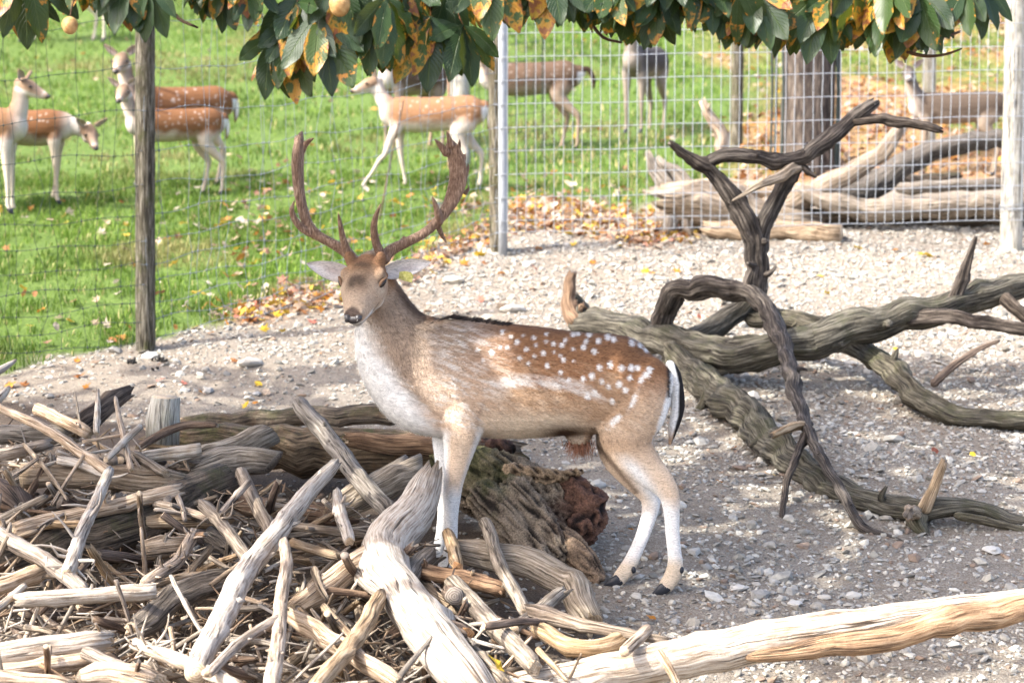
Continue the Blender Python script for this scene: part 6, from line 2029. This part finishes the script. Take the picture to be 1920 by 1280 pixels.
LEAVES = [compound(700 + k).mesh('leaf', [M['leaf']]) for k in range(14)]
trunk_base = np.array([-4.3, 6.2, 0.0]); trunk_base[2] = gz(*trunk_base[:2])
tree = empty('chestnut_tree', trunk_base, 'horse chestnut tree with autumn-spotted dark green leaves hanging over the scene', 'tree')


def bough(name, pts, rad, seg=10):
    g = Geo()
    tube(g, pts, rad, seg, .08, seed(), ('round', 'broken'), None, 1.0, 1, None, .3)
    return obj(name, g.mesh(name, [M['twig'] if max(rad) < .03 else M['bark'], M['end']], trunk_base), tree)


tb = trunk_base
bough('trunk', [tb + np.array([0, 0, -.2]), tb + np.array([.05, 0, 1.2]), tb + np.array([.1, .1, 2.6]), tb + np.array([.3, .2, 4.2])], [.26, .22, .19, .12], 24)
# boughs reaching over the yard, above the picture
bough('bough', [tb + np.array([.1, .05, 2.2]), [-2.6, 6.2, 2.75], [-1.0, 6.1, 2.45], [.3, 6.1, 2.30], [1.3, 6.15, 2.2], [1.75, 6.2, 2.12]], [.09, .07, .05, .035, .02, .01])
bough('bough', [tb + np.array([.1, .1, 2.7]), [-2.5, 7.6, 3.5], [-.6, 8.4, 3.9], [1.0, 8.8, 4.1]], [.09, .06, .04, .02])
bough('bough', [tb + np.array([.15, .1, 2.9]), [-2.7, 6.6, 3.6], [-1.2, 6.9, 3.8], [.6, 7.2, 3.7]], [.09, .06, .04, .02])
bough('bough', [tb + np.array([.2, .1, 3.4]), [-3.4, 7.3, 4.4], [-2.6, 8.2, 5.0]], [.08, .05, .02])
bough('bough', [tb + np.array([.2, .1, 3.0]), [-3.6, 5.2, 3.5], [-2.2, 4.9, 3.6]], [.08, .05, .02])
# visible twigs
for pts in ([(318, 8, 6.0), (335, 35, 6.0), (370, 52, 6.0)], [(690, 70, 6.05), (740, 71, 6.05), (842, 78, 6.05)], [(1105, 40, 6.1), (1130, 70, 6.1), (1165, 80, 6.1)], [(1700, 62, 6.1), (1760, 70, 6.1), (1800, 60, 6.1)],
            [(1700, 98, 6.1), (1740, 106, 6.1), (1775, 102, 6.1), (1802, 92, 6.1)], [(135, -25, 6.0), (136, 10, 6.0), (132, 32, 6.0)], [(640, -50, 6.0), (650, -20, 6.0), (640, 0, 6.0)], [(780, 60, 6.05), (815, 75, 6.0), (842, 100, 6.0)],
            [(560, -30, 6.0), (575, 20, 6.0), (560, 70, 6.0)], [(1540, -30, 6.1), (1560, 20, 6.1), (1570, 60, 6.1)], [(1240, -30, 6.0), (1220, 10, 6.0), (1210, 50, 6.0)]):
    bough('twig', np.array([P(*q) for q in pts]), [.006, .005, .004, .003][:len(pts)], 6)

LOW_U = [-30, 0, 30, 60, 100, 160, 200, 250, 290, 318, 350, 400, 480, 498, 540, 570, 600, 650, 700, 760, 800, 850, 882, 920, 960, 1030, 1080, 1150, 1180, 1240, 1290, 1330, 1370, 1410, 1470, 1540, 1600, 1650, 1690, 1730, 1790, 1840, 1862, 1880]
LOW_V = [90, 85, 92, 60, 35, 30, 60, 66, 70, 18, 16, 58, 55, 190, 195, 150, 180, 130, 150, 130, 168, 162, 60, 76, 60, 75, 70, 60, 100, 98, 62, 66, 95, 106, 108, 126, 90, 118, 122, 112, 62, 62, 5, -60]
LEX = []
for me in LEAVES:
    co_ = np.zeros(len(me.vertices) * 3, np.float32); me.vertices.foreach_get('co', co_); co_ = co_.reshape(-1, 3)
    LEX.append((-co_[:, 2].min(), np.abs(co_[:, 0]).max()))
cnt = 0


def hang_leaf(u, vlow, s, k, rz, d, wild=1.0):
    """a leaf whose lowest tip hangs at pixel row vlow"""
    v = vlow - LEX[k][0] * s * F / d
    o = obj('leaf', LEAVES[k], tree, P(u, v, d) - trunk_base)
    o.scale = (s, s, s)
    o.rotation_euler = (R.gauss(0, .22) * wild, R.gauss(0, .25) * wild, rz)


for (u, v, s, rz) in ((600, 182, .72, .1), (535, 196, .62, -.3), (508, 186, .55, .5), (640, 130, .75, .0), (560, 148, .7, .2), (808, 172, .66, .1), (868, 164, .55, .5), (755, 128, .6, -.2), (690, 142, .55, .3), (245, 64, .62, .1), (276, 76, .5, -.2), (45, 92, .72, .2), (912, 76, .68, .1),
                      (1190, 98, .6, 0), (1235, 92, .55, .3), (1655, 117, .68, .2), (1690, 120, .66, -.2), (1540, 124, .62, 0), (1465, 106, .6, .2), (1410, 104, .6, -.1), (1605, 84, .55, .4), (1720, 110, .55, .2), (1810, 66, .5, -.2), (1840, 72, .45, .3), (1372, 90, .58, .1), (980, 56, .6, .2), (1030, 72, .6, -.2), (1085, 66, .55, .1), (470, 60, .42, 0), (415, 62, .45, .2), (160, 36, .4, .1), (1290, 62, .5, .2), (1330, 66, .5, -.3), (1140, 60, .5, .2), (715, 100, .6, 0), (840, 110, .55, .1)):
    hang_leaf(u, v, s * 1.22, R.randrange(14), rz, R.uniform(5.8, 6.0), .5)
    cnt += 1
tries = 0
while cnt < 285 and tries < 30000:
    tries += 1
    u = R.uniform(-30, 1862)
    low = float(np.interp(u, LOW_U, LOW_V))
    d = R.uniform(5.8, 6.6)
    k = R.randrange(14)
    s = R.uniform(.5, .88)
    vl = low - 4 - abs(R.gauss(0, 1)) * 48
    if vl < -30:
        continue
    hw, hh_ = LEX[k][1] * s * F / d, LEX[k][0] * s * F / d
    if vl - hh_ * .35 > min(np.interp(u - hw * .7, LOW_U, LOW_V), np.interp(u + hw * .7, LOW_U, LOW_V)) + 10:
        continue
    hang_leaf(u, vl, s, k, R.gauss(0, .6), d)
    cnt += 1
# conkers in their husks
m, nt, b, out = new_mat('chestnut_husk')
ob = nd(nt, 'ShaderNodeTexCoord').outputs['Object']
nt.links.new(ramp(nt, noise(nt, ob, 70, 4), [(.3, (.30, .15, .05)), (.7, (.52, .34, .14))]), b.inputs['Base Color'])
b.inputs['Roughness'].default_value = .6
bump(nt, b, noise(nt, ob, 200, 3), .5, .003)
M['husk'] = m
for (u, v, r_, d) in ((637, 8, 20, 5.75), (131, 47, 15, 5.75), (1675, 12, 18, 5.8), (1652, 2, 14, 5.82), (1688, 14, 14, 5.78)):
    a = []
    c = P(u, v, d); s = r_ * d / F
    ball(a, c, (s, s, s * 1.05), None, 14)
    ball(a, c + np.array([0, 0, -s * .2]), (s * .93, s * .93, s), None, 12)
    vv, nn_, li, sz = fuse(a, s * .12, 1)
    obj('husk', mesh_np('husk', vv - trunk_base, li, sz, None, [M['husk']], None, True), tree)
    bough('stalk', [c + np.array([0, 0, s * .8]), c + np.array([.005, 0, s * 2]), c + np.array([.015, .02, s * 4])], [.0025, .0022, .0025], 6)

# ---- the rest of the crown, over the yard and out of the picture: leaves set where their shadow falls on the stag
LO = [compound(760 + k, True) for k in range(6)]
lov = [(np.concatenate(g.v), np.array([i for f in g.f for i in f]).reshape(-1, 4), np.array(g.uv).reshape(-1, 4, 2), np.concatenate(g.at)) for g in LO]
VV, FF, UU, AA, k0 = [], [], [], [], 0
NCROWN = 720
made = 0
tries = 0
rc = np.random.default_rng(77)
while made < NCROWN and tries < 60000:
    tries += 1
    gx, gy = rc.uniform(-2.6, 3.0), rc.uniform(6.8, 10.4)
    edge = 1.0
    if gy < 7.0:
        edge = .35
    if gy > 9.7:
        edge = .35
    dapple = float(vnoise(np.array([gx]), np.array([gy]), 2.3, 61)[0])
    if rc.random() > edge * (1.0 if dapple > .30 else .12):
        continue
    h = rc.uniform(2.5, 4.6)
    p = np.array([gx, gy, base_z(gy)]) + SUN * (h / SUN[2])
    pu, pv = proj(p[None])
    if p[1] > .5 and pv[0] > -75 and -150 < pu[0] < 2070:
        continue
    if np.linalg.norm(p[:2] - tb[:2]) > 6.3:
        continue
    v, f, uv, at = lov[rc.integers(6)]
    rot = rotmats(np.array([rc.uniform(0, 6.28)]), np.array([rc.normal(0.5, .5)]), np.array([rc.normal(0, .5)]))[0]
    VV.append((v * rc.uniform(.9, 1.25)) @ rot.T + p - tb)
    FF.append(f + k0); UU.append(uv); AA.append(at + rc.random())
    k0 += len(v)
    made += 1
V_, F_, U_ = np.concatenate(VV), np.concatenate(FF), np.concatenate(UU)
co = obj('crown', mesh_np('crown', V_, F_, np.full(len(F_), 4), U_.reshape(-1, 2), [M['leaf']], None, True, {'rnd': ('FLOAT', np.concatenate(AA))}), tree)
co['kind'] = 'stuff'
print('crown', made, 'leaves', cnt)

# ------------------------------------------------------------------ the gnarled rotten stump beside the stag's foreleg
from mathutils import noise as mnoise


def pr(u, v, r_, d):
    return (*P(u, v, d), r_ * d / F, r_ * d / F * .8, 0.2, 1, 0.1)


SA = unit(P(1050, 1040, 7.5) - P(880, 880, 7.9))       # lie of the grain
SB = unit(np.cross(SA, [0, 1, 0.15])); SC_ = np.cross(SA, SB)


def gnarl(V, N, amp, fa=5.0, fb=42.0, s=0):
    q = np.stack([V @ SA, V @ SB, V @ SC_], 1) + s * 3.1
    def n3d(fx, fy):
        return np.array([mnoise.noise((x * fx, y * fy, z * fy)) for x, y, z in q]) * .5 + .5
    q[:, 1] += 0.012 * (n3d(7, 7) - .5) * 2
    n1, n2, n3 = n3d(fa, fb), n3d(fa * 2.5, fb * 2.2), n3d(20, 20)
    rid = 1 - np.abs(2 * n1 - 1)
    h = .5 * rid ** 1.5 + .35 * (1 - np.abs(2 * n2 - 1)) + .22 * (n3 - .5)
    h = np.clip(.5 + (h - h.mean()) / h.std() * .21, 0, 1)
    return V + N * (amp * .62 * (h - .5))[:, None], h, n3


def rough_part(name, acc_, vox, amp, colf, parent, org, s=0, label=None, fa=5.0, fb=42.0):
    V, N, li, sz = fuse(acc_, vox, 2)
    V, h, n3 = gnarl(V, N, amp, fa, fb, s)
    o = obj(name, mesh_np(name, V - org, li, sz, None, [M['woodvc']], None, True, {'Col': ('FLOAT_COLOR', colf(V, N, h, n3).clip(0, .7))}), parent)
    if label:
        o['label'] = label
    return o


m, nt, b, out = new_mat('rotten_wood_fibres')
a_ = nd(nt, 'ShaderNodeAttribute', attribute_name='Col').outputs['Color']
ob = nd(nt, 'ShaderNodeTexCoord').outputs['Object']
n_ = noise(nt, ob, 130, 5, .7)
nt.links.new(mixc(nt, 1.0, a_, ramp(nt, n_, [(.35, .35), (.5, .8), (.65, 1.25)]), 'MULTIPLY'), b.inputs['Base Color'])
b.inputs['Roughness'].default_value = .92
bump(nt, b, n_, .8, .006)
M['woodvc'] = m
so_ = P(960, 1010, 7.75)
stump = empty('rotten_stump', so_, 'massive gnarled root stump with moss and rotten reddish end beside the stag\'s foreleg', 'stump')


def stump_col(V, N, h, n3):
    u, v = proj(V)
    g1 = fnoise(V, 12, 3)
    c = lerp(np.array([.075, .055, .038]), np.array([.30, .235, .165]), (h - .25) / .5)
    c = lerp(c, np.array([.055, .06, .02]) * 1.2, np.clip((1000 - u - (v - 880) * .8) / 90 + (g1 - .5) * 2.2, 0, 1) * np.clip(N[:, 2] * 1.2 + .6, 0, 1) * .8)
    c = lerp(c, np.array([.105, .05, .034]), np.clip((u - 1030) / 40 + (g1 - .5) * 1.5, 0, 1) * np.clip((1010 - v) / 30, 0, 1) * .85)
    return lerp(c * .25, c, (h - .16) / .22)  # crevice shade painted in: low relief gets darker colour


def plain(c0, c1):
    def f(V, N, h, n3):
        c = lerp(np.array(c0), np.array(c1), (h - .25) / .5)
        return lerp(c * .25, c, (h - .16) / .22)  # same painted crevice shade, following the relief height
    return f


ac = []
loft(ac, [pr(838, 882, 50, 7.95), pr(900, 902, 66, 7.9), pr(965, 925, 68, 7.84), pr(1025, 948, 58, 7.78), pr(1068, 958, 42, 7.75)], 24, .03)
loft(ac, [pr(905, 930, 34, 7.72), pr(950, 980, 36, 7.62), pr(1000, 1035, 28, 7.5), pr(1030, 1070, 12, 7.42)], 18, .03)
loft(ac, [pr(960, 930, 40, 7.72), pr(1010, 985, 36, 7.6), pr(1050, 1040, 22, 7.5)], 18, .03)
ball(ac, P(985, 905, 7.8), (.10, .09, .07)); ball(ac, P(930, 880, 7.85), (.09, .08, .06)); ball(ac, P(1030, 1000, 7.68), (.07, .07, .08))
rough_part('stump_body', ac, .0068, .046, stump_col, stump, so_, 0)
ac = []
loft(ac, [pr(1050, 912, 26, 7.78), pr(1085, 930, 34, 7.74), pr(1104, 962, 34, 7.7), pr(1098, 1000, 24, 7.68)], 18, .02)
ball(ac, P(1070, 900, 7.76), (.045, .05, .035)); ball(ac, P(1118, 940, 7.7), (.04, .045, .04)); ball(ac, P(1090, 985, 7.64), (.05, .05, .045))
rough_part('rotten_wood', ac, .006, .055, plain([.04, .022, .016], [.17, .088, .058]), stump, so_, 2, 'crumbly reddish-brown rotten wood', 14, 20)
ac = []
loft(ac, [pr(1045, 1000, 24, 7.62), pr(1075, 1030, 27, 7.52), pr(1105, 1062, 23, 7.44), pr(1122, 1085, 14, 7.4)], 16, .02)
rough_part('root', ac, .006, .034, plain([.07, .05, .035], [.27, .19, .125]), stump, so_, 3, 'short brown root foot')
ac = []
loft(ac, [pr(955, 882, 16, 7.78), pr(1005, 890, 16, 7.74), pr(1050, 893, 12, 7.72), pr(1090, 882, 6, 7.72)], 14, .02)
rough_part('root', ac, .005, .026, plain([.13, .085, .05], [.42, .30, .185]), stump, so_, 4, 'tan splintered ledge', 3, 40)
ac = []
loft(ac, [pr(905, 832, 14, 8.1), pr(935, 838, 17, 8.08), pr(962, 842, 12, 8.06)], 14, .02)
rough_part('rotten_wood', ac, .006, .04, plain([.03, .018, .014], [.10, .055, .04]), stump, so_, 5, 'dark reddish rotten knob', 14, 20)
